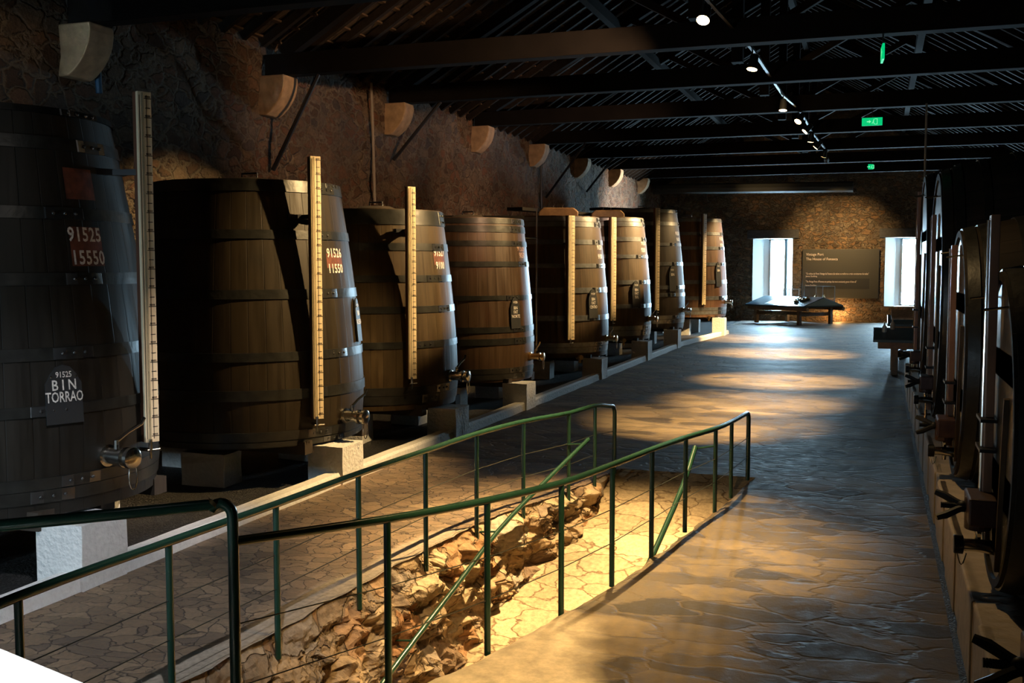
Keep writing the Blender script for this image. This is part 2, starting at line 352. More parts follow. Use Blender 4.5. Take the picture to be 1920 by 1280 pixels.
# ------------------------------------------------------------------ plan of the hall
WL, WR, YN, YF = -9.3, 4.4, -1.0, 47.0          # inner faces of the walls
KL, KR = -5.5, 0.5                               # kerbs
EAVE = 5.9
RLp = [(3.0, -3.70), (3.64, -3.66), (4.66, -3.62), (5.64, -3.56), (6.68, -3.52), (7.71, -3.45), (8.66, -3.37), (9.5, -3.21), (10.22, -2.98), (10.87, -2.87), (11.7, -2.76)]
RRp = [(3.0, -3.25), (4.1, -2.85), (5.0, -2.5), (5.86, -2.21), (6.71, -2.0), (7.47, -1.82), (8.31, -1.70), (9.25, -1.57), (10.09, -1.46), (10.79, -1.38), (11.69, -1.31)]
def interp(tab, y):
    if y <= tab[0][0]: return tab[0][1]
    for (a, p), (b, q) in zip(tab, tab[1:]):
        if y <= b: return p + (q - p) * (y - a) / (b - a)
    return tab[-1][1]
def XL(y): return interp(RLp, y) - 0.05
def XR(y): return interp(RRp, y) + 0.04
RAMP_Y = 11.75
def ramp_z(y): return -max(0.0, (RAMP_Y - y)) * 0.28
def N(x, y, z=0.0): return noise.noise(Vector((x, y, z)))

def grid_mesh(name, fn, nu, nv, m, mask=None, smooth=True):
    me = bpy.data.meshes.new(name)
    vs = [fn(i / nu, j / nv) for j in range(nv + 1) for i in range(nu + 1)]
    fs = [(j * (nu + 1) + i, j * (nu + 1) + i + 1, (j + 1) * (nu + 1) + i + 1, (j + 1) * (nu + 1) + i) for j in range(nv) for i in range(nu)]
    me.from_pydata(vs, [], fs)
    if smooth: me.polygons.foreach_set('use_smooth', [True] * len(me.polygons))
    if mask:
        a = me.attributes.new('cement', 'FLOAT', 'POINT')
        for i, v in enumerate(vs): a.data[i].value = mask(v)
    me.materials.append(M[m] if isinstance(m, str) else m)
    o = bpy.data.objects.new(name, me); C.objects.link(o); return o
def ledge(x, y): return 0.04 * N(x * 0, y * 3.1, 5) + 0.02 * N(0, y * 9, 2)
def und(x, y): return 0.012 * N(x * 1.5, y * 1.5) - 0.006
def floor_fn(u, v):
    y = -1 + v * (RAMP_Y + 1); xe = XR(y) + ledge(0, y + 40); x = xe + u * (KR + 0.1 - xe)
    return (x, y, und(x, y) * min(1, u * 8) * min(1, (1 - v) * 30) - (0.02 if u == 0 else 0))
def cem_r(v): 
    return max(0, min(1, 1.1 - 0.62 * abs(v[0] - XR(v[1])) - 0.45 * max(0, v[1] - 5.5)))
def cem_l(v): return max(0, min(1, 1.05 - 2.2 * abs(v[0] - XL(v[1])))) * (1 if v[1] < 8.6 else 0.3)
fl = grid_mesh('floor', floor_fn, 40, 150, 'floor', cem_r); struct(fl)
def skirt(v, tab, off, seed): return 0
fl2 = struct(grid_mesh('floor', lambda u, v: ((KL - 0.1) + u * (XL(-1 + v * (RAMP_Y + 1)) + ledge(0, -1 + v * (RAMP_Y + 1)) - KL + 0.1), -1 + v * (RAMP_Y + 1), und(u * 3, v * 12) * (1 if u < .98 else 0) * min(1, (1 - v) * 30)), 30, 150, 'floor_left', cem_l))
fl3 = struct(grid_mesh('floor', lambda u, v: (KL - 0.1 + u * (KR - KL + 0.2), RAMP_Y + v * (YF - RAMP_Y), und(KL + u * 6, 12 + v * 35) * min(1, v * 40)), 40, 200, 'floor', lambda v: 0.0))
struct(MB().box(((WL + WR) / 2, 23, -5.2), (WR - WL + 2, 52, 0.4)).build('floor_base', 'gravel'))
gravel = grid_mesh('gravel', lambda u, v: (WL + u * (KL - 0.1 - WL), YN + v * (YF - YN), -0.02 + 0.02 * N(u * 9, v * 120)), 30, 300, 'gravel')
tag(gravel, 'dark gravel bed under the standing casks', 'gravel', kind='stuff')
struct(grid_mesh('floor', lambda u, v: (KR + u * (WR - KR), YN + v * (YF - YN), 0.0), 2, 2, 'gravel'))
ramp_o = struct(grid_mesh('floor', lambda u, v: (XL(v * RAMP_Y) - 0.1 + u * (XR(v * RAMP_Y) - XL(v * RAMP_Y) + 0.2), v * RAMP_Y, ramp_z(v * RAMP_Y) + (0.02 * N(u * 3, v * 14, 3) - 0.012) * min(1, (1 - v) * 20)), 24, 160, 'ramp'))
# rough broken-rock face on the left of the sunken ramp: a real displaced surface
def rock(u, v):
    y = 2.0 + v * (RAMP_Y - 2.0); zt = 0.0; zb = ramp_z(y) - 0.12; z = zt + u * (zb - zt)
    p = Vector((0, y * 1.35, z * 2.4)); k = min(1, u * 6) * min(1, (1 - v) * 8)
    d = noise.voronoi(p * 1.25)[0]; cell = (d[1] - d[0])
    q = 0.20 * min(cell, 0.55) + 0.10 * noise.noise(p * 2.7) + 0.05 * noise.noise(p * 7) + 0.02 * noise.noise(p * 17)
    out = (0.05 + q) * k + 0.10 * k * u
    return (XL(y) + ledge(0, y) * (1 - u) + out - 0.02, y + 0.03 * noise.noise(p * 3 + Vector((9, 0, 0))), z + 0.05 * k * noise.noise(p * 4))
rk = grid_mesh('wall_ramp', rock, 90, 520, 'pitwall', smooth=False); struct(rk)
rk2 = grid_mesh('wall_ramp', lambda u, v: (XR(v * RAMP_Y) + ledge(0, v * RAMP_Y + 40) * (1 - u) + 0.12 * min(1, u * 4) * (v < 0.98) + 0.02 * N(u * 4, v * 60), v * RAMP_Y, -0.02 + u * (ramp_z(v * RAMP_Y) - 0.1)), 12, 160, 'pitwall'); struct(rk2)

# kerbs
mb = MB()
ys = [YN + i * 0.4 for i in range(int((37.2 - YN) / 0.4) + 1)]
prof = [(-0.09, -0.05), (-0.09, 0.12), (0.06, 0.13), (0.08, 0.10), (0.09, -0.05)]
vs = []; fs = []
for y in ys:
    o_ = max(0, (y - 31)) * 0.09; j = 0.012 * N(0, y * 1.3)
    vs += [(KL + o_ + a + j, y, b + 0.008 * N(3, y * 2)) for a, b in prof]
for i in range(len(ys) - 1):
    for k in range(4): fs.append((i * 5 + k, i * 5 + k + 1, i * 5 + 6 + k, i * 5 + 5 + k))
mb.mesh(vs, fs); kerb = mb.build('kerb', 'lime'); tag(kerb, 'long white limewashed kerb between the gravel bed and stone floor', 'kerb')
# plinth under the lying casks at right, built of piers and recessed panels
mb = MB(); mb.box(((KR + 0.06 + 1.6) / 2 + 0.02, 10.5, 0.24), (1.1, 22, 0.48))
y = 0.2
while y < 21:
    mb.box((KR + 0.08, y, 0.23), (0.08, 0.9, 0.50)); y += 1.3
plinth = mb.build('plinth', 'lime_warm', bevel=0.015); tag(plinth, 'low cream limewashed plinth carrying the lying casks along the right', 'plinth')

# ------------------------------------------------------------------ walls
def wallgrid(name, fn, nu, nv, m='wall'): return struct(grid_mesh(name, fn, nu, nv, m))
def wrel(a, b): return 0.06 * N(a * 1.1, b * 1.1, 7) + 0.035 * N(a * 3.3, b * 3.3, 3) + 0.02 * N(a * 8, b * 8, 1)
wallgrid('wall_left', lambda u, v: (WL + wrel(u * 48, v * 6.3) - 0.05, YN + u * (YF - YN), -0.1 + v * (EAVE + 0.4)), 700, 90)
wallgrid('wall_right', lambda u, v: (WR - wrel(u * 48, v * 6.3) + 0.05, YN + u * (YF - YN), -0.1 + v * (EAVE + 0.4)), 400, 60)
mb = MB()   # near wall with the daylight window behind the camera
for (x0, x1, z0, z1) in ((WL, -6.8, -6, 10), (-6.2, WR, -6, 10), (-6.8, -6.2, -6, 0.8), (-6.8, -6.2, 1.3, 10)):
    mb.box(((x0 + x1) / 2, YN - 0.25, (z0 + z1) / 2), (x1 - x0, 0.5, z1 - z0))
struct(mb.build('wall_near', 'wall'))
# far wall with two splayed window openings: (x0, x1 inner opening), (g0, g1 glass)
WIN = [(-5.2, -3.5, -4.55, -3.85), (0.3, 2.0, 0.95, 1.65)]
Z0, Z1 = 0.68, 3.58
mb = MB()
def slab(x0, x1, z0, z1):
    nx = max(1, int((x1 - x0) / 0.25)); nz = max(1, int((z1 - z0) / 0.25))
    vv = [(x0 + (x1 - x0) * i / nx, YF + (0.07 * N(i * .9 + x0, j * .9, 2) if 0 < i < nx and 0 < j < nz else 0), z0 + (z1 - z0) * j / nz) for j in range(nz + 1) for i in range(nx + 1)]
    mb.mesh(vv, [(j * (nx + 1) + i, j * (nx + 1) + i + 1, (j + 1) * (nx + 1) + i + 1, (j + 1) * (nx + 1) + i) for j in range(nz) for i in range(nx)])
slab(WL, WIN[0][0], -0.1, 6.3); slab(WIN[0][1], WIN[1][0], -0.1, 6.3); slab(WIN[1][1], WR, -0.1, 6.3)
for wn in WIN: slab(wn[0], wn[1], -0.1, Z0); slab(wn[0], wn[1], Z1, 6.3)
mb.mesh([(WL, YF, 6.3), (WR, YF, 6.3), ((WL + WR) / 2, YF, 10.4)], [(0, 1, 2)])
struct(mb.build('wall_far', 'wall_far', smooth=True))
for i, (x0, x1, g0, g1) in enumerate(WIN):
    root = bpy.data.objects.new('window_%d' % (i + 1), None); C.objects.link(root); root['kind'] = 'structure'
    D = 0.75
    mb = MB(); y0, y1 = YF - 0.01, YF + D
    mb.mesh([(x0, y0, Z0), (g0, y1, Z0), (g0, y1, Z1), (x0, y0, Z1)], [(0, 1, 2, 3)])
    mb.mesh([(x0, y0, Z0), (x1, y0, Z0), (g1, y1, Z0), (g0, y1, Z0)], [(0, 1, 2, 3)])
    mb.mesh([(x0, y0, Z1), (x1, y0, Z1), (g1, y1, Z1), (g0, y1, Z1)], [(0, 1, 2, 3)])
    mb.build('window_reveal', 'window_white', root)
    mb = MB(); mb.mesh([(x1, y0, Z0), (g1, y1, Z0), (g1, y1, Z1), (x1, y0, Z1)], [(0, 1, 2, 3)])
    mb.build('window_reveal', 'window_blue', root)  # right splay of the opening, coloured blue-grey
    mb = MB()
    for x in (g0 + 0.03, g1 - 0.03): mb.box((x, y1 - 0.03, (Z0 + Z1) / 2), (0.06, 0.06, Z1 - Z0))
    for z in (Z0 + 0.03, Z1 - 0.03): mb.box(((g0 + g1) / 2, y1 - 0.03, z), (g1 - g0, 0.06, 0.06))
    mb.build('window_frame', 'frame_grey', root)
    MB().box(((g0 + g1) / 2, y1 - 0.01, (Z0 + Z1) / 2), (g1 - g0, 0.012, Z1 - Z0)).build('window_pane', 'pane', root)
    mb = MB(); mb.box(((x0 + x1) / 2, YF - 0.03, Z1 + 0.2), (x1 - x0 + 0.5, 0.12, 0.38))
    mb.build('window_lintel', 'stonelintel', root, bevel=0.02)
# outer backing so no sky leaks round the splays
mb = MB()
XS = [WL - 0.6, WIN[0][2], WIN[0][3], WIN[1][2], WIN[1][3], WR + 0.6]
for a, b in ((0, 1), (2, 3), (4, 5)): mb.box(((XS[a] + XS[b]) / 2, YF + 0.95, 2.5), (XS[b] - XS[a], 0.36, 17))
for a, b in ((1, 2), (3, 4)):
    mb.box(((XS[a] + XS[b]) / 2, YF + 0.95, Z0 / 2 - 3), (XS[b] - XS[a], 0.36, Z0 + 6)); mb.box(((XS[a] + XS[b]) / 2, YF + 0.95, (Z1 + 10.9) / 2), (XS[b] - XS[a], 0.36, 10.9 - Z1))
struct(mb.build('wall_far_outer', 'wall_far'))
# window in the near wall, out of the picture
root = bpy.data.objects.new('window_3', None); C.objects.link(root); root['kind'] = 'structure'
mb = MB()
for x in (-6.77, -6.23): mb.box((x, YN - 0.4, 1.05), (0.06, 0.06, 0.5))
mb.build('window_frame', 'frame_grey', root)
for x in (WL - 0.35, WR + 0.35): struct(MB().box((x, 23, 1), (0.5, 50.5, 13)).build('wall_outer', 'wall'))

# ------------------------------------------------------------------ roof
RX = (WL + WR) / 2; SL = 0.60; HZ = EAVE + (RX - WL) * SL
for sgn, nm in ((-1, 'ceiling'), (1, 'ceiling')):
    xe = RX + sgn * (RX - WL + 0.5); ze = EAVE - 0.5 * SL
    mb = MB(); n = Vector((-sgn * -SL, 0, 1)).normalized() * 0.12
    a, b = Vector((xe, YN - 0.6, ze + 0.12)), Vector((RX, YN - 0.6, HZ + 0.12)); L = Vector((0, YF - YN + 1.9, 0))
    q = Vector((0, 0, 0.15))
    mb.mesh([a, b, b + L, a + L, a + q, b + q, b + L + q, a + L + q], [(0, 1, 2, 3), (4, 7, 6, 5), (0, 4, 5, 1), (1, 5, 6, 2), (2, 6, 7, 3), (3, 7, 4, 0)])
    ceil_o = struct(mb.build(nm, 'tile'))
    # laths nailed across the rafters carry the tiles
    mb = MB()
    nl = 22
    for k in range(nl):
        t_ = (k + 0.5) / nl; x = xe + (RX - xe) * t_; z = ze + (HZ - ze) * t_ + 0.085
        mb.bar((x, YN, z), (x, YF, z), 0.10, 0.03)
    lath = mb.build('laths', 'board', ceil_o)
proto = {}
yy = 3.0; k = 0
while yy < 46.8:
    for sgn in (-1, 1):
        xe = RX + sgn * (RX - WL); 
        if sgn not in proto:
            mb = MB(); mb.bar((xe - RX, 0, EAVE - 0.02), (-0.04 * (1 if xe > RX else -1) * -1, 0, HZ - 0.02), 0.085, 0.13)
            o = mb.build('rafter', 'rafter'); o.location = (RX, yy, 0); proto[sgn] = o
        else:
            o = proto[sgn].copy(); C.objects.link(o); o.location = (RX, yy, 0)
        tag(o, 'thin dark rafter rising in the %s roof slope' % ('left' if sgn < 0 else 'right'), 'rafter', 'rafters of the %s roof slope' % ('left' if sgn < 0 else 'right'))
    yy += 0.55
BEAMS = [(6.1, 5.2), (10.43, 5.26), (14.73, 5.38), (19.2, 5.6), (23.9, 5.74), (28.4, 5.8), (33.0, 5.85), (37.6, 5.9), (42.3, 5.95)]
tn = ['nearest above the camera', 'second from the camera', 'third from the camera', 'fourth from the camera', 'fifth from the camera', 'sixth from the camera', 'seventh from the camera', 'second last before the far wall', 'last before the far wall']
trusses = []
for i, (y, z) in enumerate(BEAMS):
    t_ = empty('roof_truss', (RX, y, z), 'dark timber roof truss spanning the hall, ' + tn[i], 'roof truss', 'timber roof trusses'); trusses.append(t_)
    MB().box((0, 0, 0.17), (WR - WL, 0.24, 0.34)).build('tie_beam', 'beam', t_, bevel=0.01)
    top = HZ - z - 0.1
    for s in (-1, 1):
        MB().bar((s * (RX - WL - 0.3), 0, 0.36), (0, 0, top - 0.25), 0.16, 0.22).build('principal_rafter', 'beam', t_)
        MB().bar((s * 0.1, 0, 0.7), (s * 3.0, 0, 0.34 + (top - .6) * (1 - 3.0 / 6.65) - 0.05), 0.13, 0.14).build('strut', 'rafter', t_)
    MB().box((0, 0, 0.34 + (top - 0.4) / 2), (0.2, 0.2, top - 0.5)).build('king_post', 'beam', t_)
for (x, nm) in ((RX, 'ridge'), (RX - 3.3, 'left'), (RX + 3.3, 'right')):
    z = HZ - abs(x - RX) * SL - 0.2
    o = MB().box((x, (YN + YF) / 2, z), (0.16, YF - YN, 0.22)).build('purlin', 'beam'); tag(o, {'ridge': 'long ridge beam along the top of the roof', 'left': 'long purlin under the left roof slope', 'right': 'long purlin under the right roof slope'}[nm], 'beam')
# stone corbels under the beam ends
cn = ['over the nearest huge cask', 'between the first and second cask', 'above the second pale gauge board', 'above the fourth cask', 'above the fifth cask', 'above the sixth cask', 'above the seventh cask', 'above the last cask']
def corbel(loc, lab, sx=1):
    mb = MB()
    pr = [(-0.15, 0), (0.40, 0), (0.41, -0.10), (0.385, -0.24), (0.33, -0.36), (0.25, -0.47), (0.14, -0.57), (0.06, -0.62), (-0.15, -0.62)]
    mb.prism(pr, -0.21, 0.21, lambda u, v, w_: (u * sx, w_, v))
    o = mb.build('corbel', 'corbel', bevel=0.02); o.location = loc; return tag(o, lab, 'corbel', 'stone corbels')
for i, (y, z) in enumerate(BEAMS[1:]): corbel((WL, y, z), 'curved stone corbel on the left wall, ' + cn[i])
# iron braces from the beams to the left wall
br = [((597, 148), (512, 319), 2), ((826, 198), (738, 300), 3), ((1098, 280), (1024, 370), 5), ((1150, 295), (1100, 359), 6)]
for i, (a, b, k) in enumerate(br):
    A = atY(*a, BEAMS[k][0]); A.z = BEAMS[k][1]; B = atX(*b, WL + 0.05)
    tag(MB().tube([A, B], 0.035, 6).build('iron_brace', 'iron'), 'slanting iron brace from beam to wall, ' + ['behind the second cask', 'behind the third cask', 'above the fifth cask', 'nearest the far corner'][i], 'brace', 'iron wall braces')
def pipe(a, b, r, name, m, lab, cat): return tag(MB().tube([a, b], r, 8).build(name, m), lab, cat)
pipe(atX(696, 155, WL + 0.05), atX(703, 383, WL + 0.05), 0.028, 'conduit', 'conduit', 'pale vertical conduit pipe on the wall above the third cask', 'pipe')
pipe(atX(181, 100, WL + 0.05), atX(186, 175, WL + 0.05), 0.04, 'blue_pipe', 'bluepipe', 'short blue pipe on the wall behind the nearest cask', 'pipe')
pipe(atX(1014, 262, WL + 0.05), atX(1015, 420, WL + 0.05), 0.035, 'down_pipe', 'iron', 'dark vertical pipe on the left wall above the fourth and fifth cask', 'pipe')
pipe((-9.25, 44.9, 5.7), (-1.0, 44.9, 5.6), 0.22, 'air_duct', 'duct', 'round dark duct hanging crosswise near the far wall', 'duct')
P = atY(1729, 500, 23.7); pipe((P.x, P.y, 0.0), (P.x, P.y, 5.76), 0.022, 'support_rod', 'conduit', 'thin upright metal rod between the lying casks reaching up to a beam', 'rod')

# ------------------------------------------------------------------ track lights
TRX = -1.82
def lamp(px, z, lab, aim, lens_r=0.055):
    p = atz(*px, z=z); root = empty('track_spotlight', p, lab, 'spotlight', 'track spotlights')
    d = (Vector(aim) - p).normalized(); q = d.to_track_quat('-Z', 'Y').to_matrix()
    MB().lathe([(0.03, 0.24), (0.06, 0.22), (0.075, 0.06), (0.08, 0.0)], 16, R=q).build('housing', 'black', root, smooth=True)
    MB().lathe([(0.078, -0.001), (0.001, -0.012)], 16, R=q).build('lens', 'lens', root)
    MB().tube([(0, 0, 0.1) , (0.0, 0.02, 0.28)], 0.012, 6).build('bracket', 'black', root)
    return p, d
SPOTS = [((1318, 38), 5.3, 'track spotlight glowing nearest, highest in the photo', (-2.6, 9.0, 0)), ((1410, 130), 5.3, 'track spotlight second nearest, under the third beam', (-2.6, 15.0, 0)),
         ((1468, 207), 5.5, 'track spotlight lighting a beam behind it', (-2, 21, 0)), ((1496, 228), 5.55, 'small track spotlight just above the run of close lamps', (-3.4, 22, 2.5)), ((1509, 247), 5.55, 'track spotlight in the middle of the close run', (-4, 25, 3)),
         ((1520, 266), 5.55, 'track spotlight fourth in the far run', (-2.4, 29.0, 0)), ((1529, 277), 5.6, 'track spotlight just before the bright far pair', (-4, 30, 3)),
         ((1544, 294), 5.6, 'brightest far track spotlight, left of the pair', (-3, 34, 0)), ((1550, 301), 5.6, 'brightest far track spotlight, right of the pair', (-1.5, 44, 3))]
LP = []
for px, z, lab, aim in SPOTS: LP.append(lamp(px, z, lab, aim))
tr = MB(); 
for (a, b) in zip(LP, LP[1:]): tr.bar(a[0] + Vector((0, 0, 0.30)), b[0] + Vector((0, 0, 0.30)), 0.045, 0.04)
tr.bar((TRX - .2, 3, 5.58), LP[0][0] + Vector((0, 0, 0.30)), 0.045, 0.04)
tag(tr.build('lighting_track', 'black'), 'long black lighting track running down the hall under the beams', 'lighting track')

spot((-2.2, 9.6, 5.1), (-2.45, 8.8, -0.6), 2100, 58, 0.9)            # over the sunken ramp
spot((-0.9, 5.2, 5.0), (-2.1, 6.2, 0), 780, 40, 1.0)               # the cement at the near end
spot((-1.95, 12.5, 5.1), (-2.4, 15.6, 0), 3200, 38, 1.0)
spot((-1.85, 16.3, 5.15), (-2.0, 18.3, 0), 3200, 38, 1.0)
spot((-1.85, 20.6, 5.3), (-1.9, 22.0, 0), 3800, 40, 1.0)
spot((-1.75, 27.5, 5.35), (-2.4, 29.0, 0), 5200, 46, 1.0)
spot((-1.7, 33.0, 5.4), (-4.0, 34.8, 0), 4200, 46, 1.0)
spot((-1.85, 10.75, 5.15), (-5.8, 10.3, 1.6), 1050, 50, 0.7)           # second cask
spot((-1.85, 14.0, 5.15), (-5.9, 13.1, 3.0), 1250, 38, 0.35)          # third cask
spot((-1.85, 16.9, 5.15), (-6, 16.4, 2.2), 750, 44, 0.8)           # fourth
spot((-1.75, 24.0, 5.4), (-5.8, 21.6, 2.9), 1800, 32, 0.5)           # fifth, upper half
spot((-1.75, 28.9, 5.4), (-6.0, 26.2, 3.1), 3000, 30, 0.6)          # sixth, upper half
spot((-1.75, 33.2, 5.4), (-5.6, 30.4, 2.6), 700, 30, 0.7)
spot((-1.6, 38.6, 5.4), (-5.6, 36.8, 2.4), 1400, 36, 0.7)            # last
spot((-1.6, 42.2, 5.4), (-1.6, 47.0, 3.0), 750, 62, 1.0)           # above the panel
spot((-3.0, 5.0, 5.2), (-9.3, 7.2, 5.2), 170, 46, 1.0, (1, 0.62, 0.3))   # left wall
spot((-2.0, 13.0, 5.2), (-9.3, 17.5, 4.6), 520, 60, 1.0, (1, 0.58, 0.32))
spot((-2.0, 20.0, 5.2), (-9.3, 25.0, 4.6), 480, 60, 1.0, (1, 0.6, 0.4))
spot((-3.6, 37.5, 5.3), (-9.3, 39.0, 4.0), 2200, 66, 1.0, (1, 0.9, 0.82))   # added spot in place of window light, far end of the left wall
spot((-2.0, 12.4, 5.0), (-6.5, 12.4, 8.0), 14, 90, 1.0)             # added uplight imitating lamp spill on the roof
spot((-2.2, 3.2, 5.2), (-5.0, 5.8, 0.0), 340, 42, 1.0, (0.93, 0.94, 1.0))   # added cool fill on the near kerb and pier
spot((-1.85, 21.3, 5.45), (-1.7, 23.9, 5.9), 12, 80, 1.0)
spot((-5.2, 42.4, 5.1), (-4.6, 44.9, 5.5), 40, 60, 1.0)
spot((-1.8, 8.2, 5.2), (-5.35, 7.6, 1.5), 520, 23, 0.9, (1, 0.84, 0.72))   # first gauge board
spot((-1.0, 9.0, 5.3), (-0.2, 8.0, 0), 85, 100, 1.0)  # added soft warm fill over the wide floor
spot((-1.6, 3.6, 5.2), (-6.0, 5.9, 2.0), 18, 44, 1.0, (1, 0.9, 0.8))               # added weak fill to lift the first cask and its lettering
spot((-2.3, 3.2, 5.0), (-2.75, 2.4, 1.0), 500, 26, 0.6, (0.88, 0.95, 1.0))   # added cool spot to brighten the parapet, no lamp built here
l = bpy.data.lights.new('floor_uplight', 'POINT'); l.energy = 60; l.color = (1, 0.55, 0.2); l.shadow_soft_size = 0.08
o = bpy.data.objects.new('floor_uplight', l); C.objects.link(o); o.location = (-1.55, 46.6, 0.35)

# ------------------------------------------------------------------ exit signs
def exit_sign(loc, sx, sy, rz, lab):
    root = empty('exit_sign', loc, lab, 'exit sign', 'green exit signs', rz)
    MB().box((0, 0, 0), (sx, 0.03, sy)).build('sign_plate', 'exit', root, bevel=0.004)
    mb = MB(); s = sy * 0.8
    for f in (-1, 1):
        y = f * 0.0175
        def quad(pts): mb.mesh([(a * s * 0.5, y, b * s * 0.5) for a, b in pts], [tuple(range(len(pts)))])
        quad([(-1.6, 0.15), (-0.9, 0.15), (-0.9, 0.5), (-0.3, 0), (-0.9, -0.5), (-0.9, -0.15), (-1.6, -0.15)])
        quad([(0.8, -0.9), (1.6, -0.9), (1.6, 0.9), (0.8, 0.9), (0.8, 0.75), (1.45, 0.75), (1.45, -0.75), (0.8, -0.75)])
        quad([(0.3, 0.45), (0.6, 0.4), (0.5, -0.1), (0.75, -0.8), (0.6, -0.85), (0.35, -0.25), (0.0, -0.7), (-0.1, -0.6), (0.25, 0)])
        quad([(0.45, 0.55), (0.65, 0.55), (0.65, 0.8), (0.45, 0.8)])
    mb.build('pictogram', 'exit_mark', root)
    MB().bar((0, 0, sy / 2), (0, 0, sy / 2 + 0.22), 0.02, 0.02).build('hanger', 'black', root)
exit_sign((0.0, 14.7, 5.14), 0.34, 0.2, PI / 2 + 0.06, 'green exit sign seen edge-on, nearest and highest')
exit_sign((-0.18, 24.0, 5.47), 0.42, 0.17, 0.0, 'green rectangular exit sign facing the camera under a beam')
exit_sign((-0.29, 37.5, 5.72), 0.17, 0.17, 0.3, 'tiny green exit sign farthest away near the end wall')

# ------------------------------------------------------------------ standing casks
def solve(r, Yc, px):
    d = ray(*px); a = math.atan2(d.x, d.y)
    return (Yc * math.sin(a) - r) / math.cos(a)
class Cask:
    def __init__(s, X, Y, r, zb, zt, top=0.80): s.X, s.Y, s.r, s.zb, s.zt, s.top = X, Y, r, zb, zt, top
    def R(s, z):
        t = (z - s.zb) / (s.zt - s.zb)
        return s.r * (1 - (1 - s.top) * max(0, (t - 0.18) / 0.82) ** 1.5 - 0.03 * (max(0, 0.18 - t) / 0.18) ** 1.5)
    def hit(s, x, y, off=0.0):
        d = ray(x, y); t = 2.0
        while t < 60:
            p = O + d * t
            if math.hypot(p.x - s.X, p.y - s.Y) <= s.R(min(max(p.z, s.zb - 1), s.zt)) + off: return p
            t += 0.01
        return None
    def az(s, x, y, off=0.0):
        p = s.hit(x, y, off)
        if p is None:
            d = ray(x, y); a = math.atan2(d.x, d.y); return -a   # tangent point, outward to the right of the ray
        return math.atan2(p.y - s.Y, p.x - s.X)
    def zrow(s, x, y):
        p = s.hit(x, y); return p.z if p is not None else rowz(y, s.X + s.r * .6, s.Y - s.r * .6)

def hoop_mesh(ck, z0, z1, th=0.012, n=72):
    mb = MB(); zm = (z0 + z1) / 2
    return mb.lathe([(ck.R(z0) - 0.005, z0), (ck.R(z0) + th, z0), (ck.R(zm) + th, zm), (ck.R(z1) + th, z1), (ck.R(z1) - 0.005, z1)], n)
def surf(ck, az, z, off, u=0.0, v=0.0):
    """point on the staves: u metres along the hoop, v metres up"""
    zz = z + v; r = ck.R(zz) + off; a = az + u / max(0.3, ck.R(z))
    return Vector((r * math.cos(a), r * math.sin(a), zz))
def decal(ck, az, z, pts_faces, off, name, m, parent, slant=0.0):
    v, f = pts_faces
    mb = MB(); mb.mesh([surf(ck, az, z, off, x, y + slant * x) for x, y in v], f)
    return mb.build(name, m, parent)
def rectpf(w_, h_, nx=6, ny=4):
    return [(-w_ / 2 + w_ * i / nx, -h_ / 2 + h_ * j / ny) for j in range(ny + 1) for i in range(nx + 1)], [(j * (nx + 1) + i, j * (nx + 1) + i + 1, (j + 1) * (nx + 1) + i + 1, (j + 1) * (nx + 1) + i) for j in range(ny) for i in range(nx)]
def plaque_pf(w_, h_):
    # board with a stepped round head
    o_ = [(-.5, -.5), (.5, -.5), (.5, .18), (.42, .26), (.36, .34), (.30, .38), (.2, .46), (0, .5), (-.2, .46), (-.30, .38), (-.36, .34), (-.42, .26), (-.5, .18)]
    return [(a * w_, b * h_) for a, b in o_], [tuple(range(len(o_)))]

def build_tap(parent, base, az, s=1.0, m='chrome', lever=True):
    """cock with flange, barrel, capped nozzle ring and lever; base on the staves, axis outward"""
    d = Vector((math.cos(az), math.sin(az), 0)); q = d.to_track_quat('Z', 'Y').to_matrix(); side = Vector((-d.y, d.x, 0))
    mb = MB(); mb.lathe([(0.075 * s, -0.05), (0.075 * s, 0.03), (0.055 * s, 0.035), (0.052 * s, 0.16 * s), (0.07 * s, 0.165 * s), (0.07 * s, 0.19 * s), (0.045 * s, 0.195 * s), (0.045 * s, 0.22 * s)], 20, base, q)
    tp = mb.build('tap', m, parent, smooth=True)
    mb = MB(); mb.lathe([(0.066 * s, 0.22 * s), (0.072 * s, 0.225 * s), (0.072 * s, 0.255 * s), (0.06 * s, 0.262 * s), (0.012 * s, 0.264 * s)], 20, base, q); mb.build('tap_cap', m, tp, smooth=True)
    if lever:
        b = base + d * 0.10 * s
        mb = MB(); mb.tube([b + Vector((0, 0, 0.04 * s)), b + Vector((0, 0, 0.11 * s))], 0.018 * s, 8)
        mb.tube([b + Vector((0, 0, 0.10 * s)), b + side * 0.10 * s + Vector((0, 0, 0.15 * s)), b + side * 0.22 * s + Vector((0, 0, 0.19 * s)), b + side * 0.25 * s + Vector((0, 0, 0.23 * s))], 0.013 * s, 8)
        mb.build('tap_lever', m, tp, smooth=True)
    mb = MB(); c = base + d * 0.25 * s; ring = [c + side * 0.035 * s * math.cos(k * PI / 6) + Vector((0, 0, -0.12 * s + 0.09 * s * math.sin(k * PI / 6))) for k in range(13)]
    mb.tube(ring, 0.005 * s, 5); mb.build('tap_chain', m, tp, smooth=True)
    return tp

